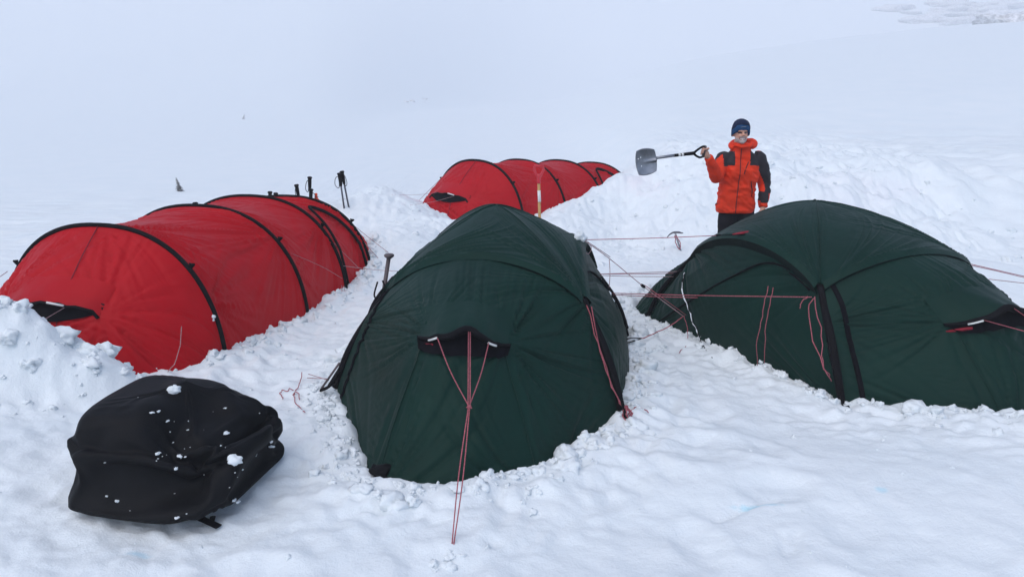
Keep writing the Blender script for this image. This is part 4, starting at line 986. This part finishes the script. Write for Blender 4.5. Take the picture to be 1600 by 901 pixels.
# ------------------------------------------------------------------ black canvas bag, slumped on the snow
def superell(n1, n2, a, b, c, nu, nv):
    V = []; Fc = []; f = lambda x, p: np.sign(x)*abs(x)**p
    for j in range(1, nv):
        ph = -pi/2+pi*j/nv
        for i in range(nu):
            th_ = 2*pi*i/nu; V.append((a*f(cos(ph), n1)*f(cos(th_), n2), b*f(cos(ph), n1)*f(sin(th_), n2), c*f(sin(ph), n1)))
    m = nv-1
    Fc = [(j*nu+i, j*nu+(i+1) % nu, (j+1)*nu+(i+1) % nu, (j+1)*nu+i) for j in range(m-1) for i in range(nu)]
    V += [(0, 0, -c), (0, 0, c)]
    for i in range(nu): Fc += [(len(V)-2, (i+1) % nu, i), (len(V)-1, (m-1)*nu+i, (m-1)*nu+(i+1) % nu)]
    return np.array(V), Fc
def drape():
    """let an empty canvas sack settle over its load, then keep the settled shape"""
    tmp = []
    V, Fc = superell(.6, .5, .60, .52, .50, 68, 42); V[:, 2] += .54+.05*V[:, 1]; V[:, 2] += .10*V[:, 0]*(V[:, 2] > .4)*-.3
    me = mesh('sack', V, Fc, M['bag']); o = bpy.data.objects.new('sack', me); COL.objects.link(o); tmp.append(o)
    def coll(V, Fc, fr):
        q = bpy.data.objects.new('load', mesh('load', V, Fc, M['bag'])); COL.objects.link(q); q.modifiers.new('c', 'COLLISION')
        q.collision.thickness_outer = .012; q.collision.cloth_friction = fr; tmp.append(q)
    coll(np.array([(-2, -2, 0), (2, -2, 0), (2, 2, 0), (-2, 2, 0)], float), [(0, 1, 2, 3)], 20)
    for c, r, n in (((-.23, -.02, .24), (.26, .36, .24), .32), ((.17, .02, .17), (.26, .30, .17), .7), ((.03, .20, .31), (.26, .16, .14), .8), ((.24, .20, .22), (.18, .16, .16), .8)):
        v, f = superell(n, n, *r, 20, 12); coll(v+V3(*c), f, 10)
    md = o.modifiers.new('cl', 'CLOTH'); s_ = md.settings; s_.quality = 5; s_.mass = .35
    s_.tension_stiffness = 20; s_.compression_stiffness = 12; s_.shear_stiffness = 6; s_.bending_stiffness = .12
    s_.tension_damping = 15; s_.compression_damping = 15; s_.air_damping = 3; s_.shrink_min = -.04
    cs_ = md.collision_settings; cs_.distance_min = .012; cs_.collision_quality = 2; cs_.use_self_collision = True; cs_.self_distance_min = .008
    N_ = 36; md.point_cache.frame_end = N_
    for f in range(1, N_+1): SC.frame_set(f)
    m2 = bpy.data.meshes.new_from_object(o.evaluated_get(bpy.context.evaluated_depsgraph_get()))
    V2 = np.empty(len(m2.vertices)*3); m2.vertices.foreach_get('co', V2)
    for q in tmp: bpy.data.objects.remove(q)
    SC.frame_set(1)
    return V2.reshape(-1, 3), Fc
bgc = V3(-1.76, 3.90, 0); bgc[2] = th(bgc[0], bgc[1])-.02
V, Fc = drape()
print('BAG', V.min(0), V.max(0))
nb_ = np.clip(1-3.*np.abs(perlin(V[:, 0]*2.2+V[:, 1]*3.6, V[:, 1]*1.2-V[:, 2]*3.4, 4.)), 0, 1)-.3
V = V+(V-V3(0, 0, .15))*(nb_*.075*sstep(-.15, .2, V[:, 0]+.3*V[:, 2])*sstep(.05, .2, V[:, 2]))[:, None]
mn, mx_ = V.min(0), V.max(0); V = (V-(mn+mx_)/2*V3(1, 1, 0)-V3(0, 0, mn[2]))*V3(.93/(mx_[0]-mn[0]), .98/(mx_[1]-mn[1]), .58/(mx_[2]-mn[2]))
an = radians(-6); V = V@np.array([[cos(an), sin(an), 0], [-sin(an), cos(an), 0], [0, 0, 1]])+bgc
bag = thing('duffel_bag', bgc, 'big slumped black canvas bag dusted with snow in the left foreground', 'bag')
bo = part('bag_body', (V, Fc), M['bag'], bag); sbm = bo.modifiers.new('sub', 'SUBSURF'); sbm.levels = 1; sbm.render_levels = 1
bbv = BVHTree.FromPolygons([tuple(v) for v in V], [tuple(f) for f in Fc])
def on_bag(px, py):
    h_ = bbv.ray_cast(Vector((0, 0, CAM_H)), Vector(ray(px, py)))[0]
    return V3(*h_) if h_ is not None else None
p0 = ground_pt(285, 806, .02)
part('strap', tube([p0+V3(-.02, .03, .02), p0+V3(.05, .0, .01), ground_pt(342, 822, .02)], .022, 8, 12, flat=.25), M['black'], bag)
part('strap', tube([ground_pt(333, 806, .02), ground_pt(330, 816, .025)], .014, 8, flat=.3), M['black'], bag)
for px, py, r, lb in ((272, 610, .030, 'larger snow lump lying near the top edge of the black bag'), (367, 720, .034, 'larger snow lump lying on the lower right of the black bag')):
    q = on_bag(px, py)
    if q is not None:
        c = ell((0, 0, 0), (1, 1, 1), 3)[0]; d_ = 1+.45*fbm(c[:, 0]*1.6+px, c[:, 1]*1.6, c[:, 2]*1.6, 4)
        tag(part('snow_clump', (q+c*d_[:, None]*r*V3(1.15, .9, .75)+V3(0, 0, r*.2), ico(3)[1]), M['snow_clean']), lb, 'snow clump')
sp = []
for px, py, r in ((238, 644, .009), (248, 642, .008), (262, 657, .010), (270, 691, .008), (246, 708, .010), (282, 711, .010), (275, 731, .010), (164, 722, .005), (352, 637, .007), (352, 676, .014), (398, 710, .012), (412, 753, .014),
                  (401, 767, .010), (366, 780, .013), (372, 783, .010), (424, 697, .012), (424, 690, .009), (183, 782, .010), (204, 797, .006), (189, 800, .005), (167, 774, .008), (277, 808, .010), (318, 671, .004), (294, 671, .004), (379, 733, .006), (247, 716, .005), (290, 713, .006)):
    q = on_bag(px, py)
    if q is not None: sp.append((clump(q, r*1.15, int(px*7+py), .4), IF))
for k in range(30):
    q = on_bag(RNG.normal(300, 75), RNG.normal(705, 55))
    if q is not None: sp.append((clump(q, RNG.uniform(.0015, .004), 5000+k, .6), IF))
o = part('snow_specks', join(*sp), M['snow_clean'], bag, 'white snow specks on black canvas'); o['kind'] = 'stuff'

# ------------------------------------------------------------------ the whiteout: one box of even air round everything
hz, nt, b = nmat('haze_air'); nt.nodes.remove(b); pv = nt.nodes.new('ShaderNodeVolumePrincipled')
pv.inputs['Color'].default_value = (.96, .975, 1.0, 1); pv.inputs['Density'].default_value = .0022; pv.inputs['Anisotropy'].default_value = .0
nt.links.new(pv.outputs[0], nt.nodes['Material Output'].inputs['Volume'])
zlo, zhi = Vt[:, 2].min()-1.2, Vt[:, 2].max()+3
o = part('haze', box((0, 417.5, (zlo+zhi)/2), (1600, 965, zhi-zlo)), hz, smooth=False); o['kind'] = 'stuff'
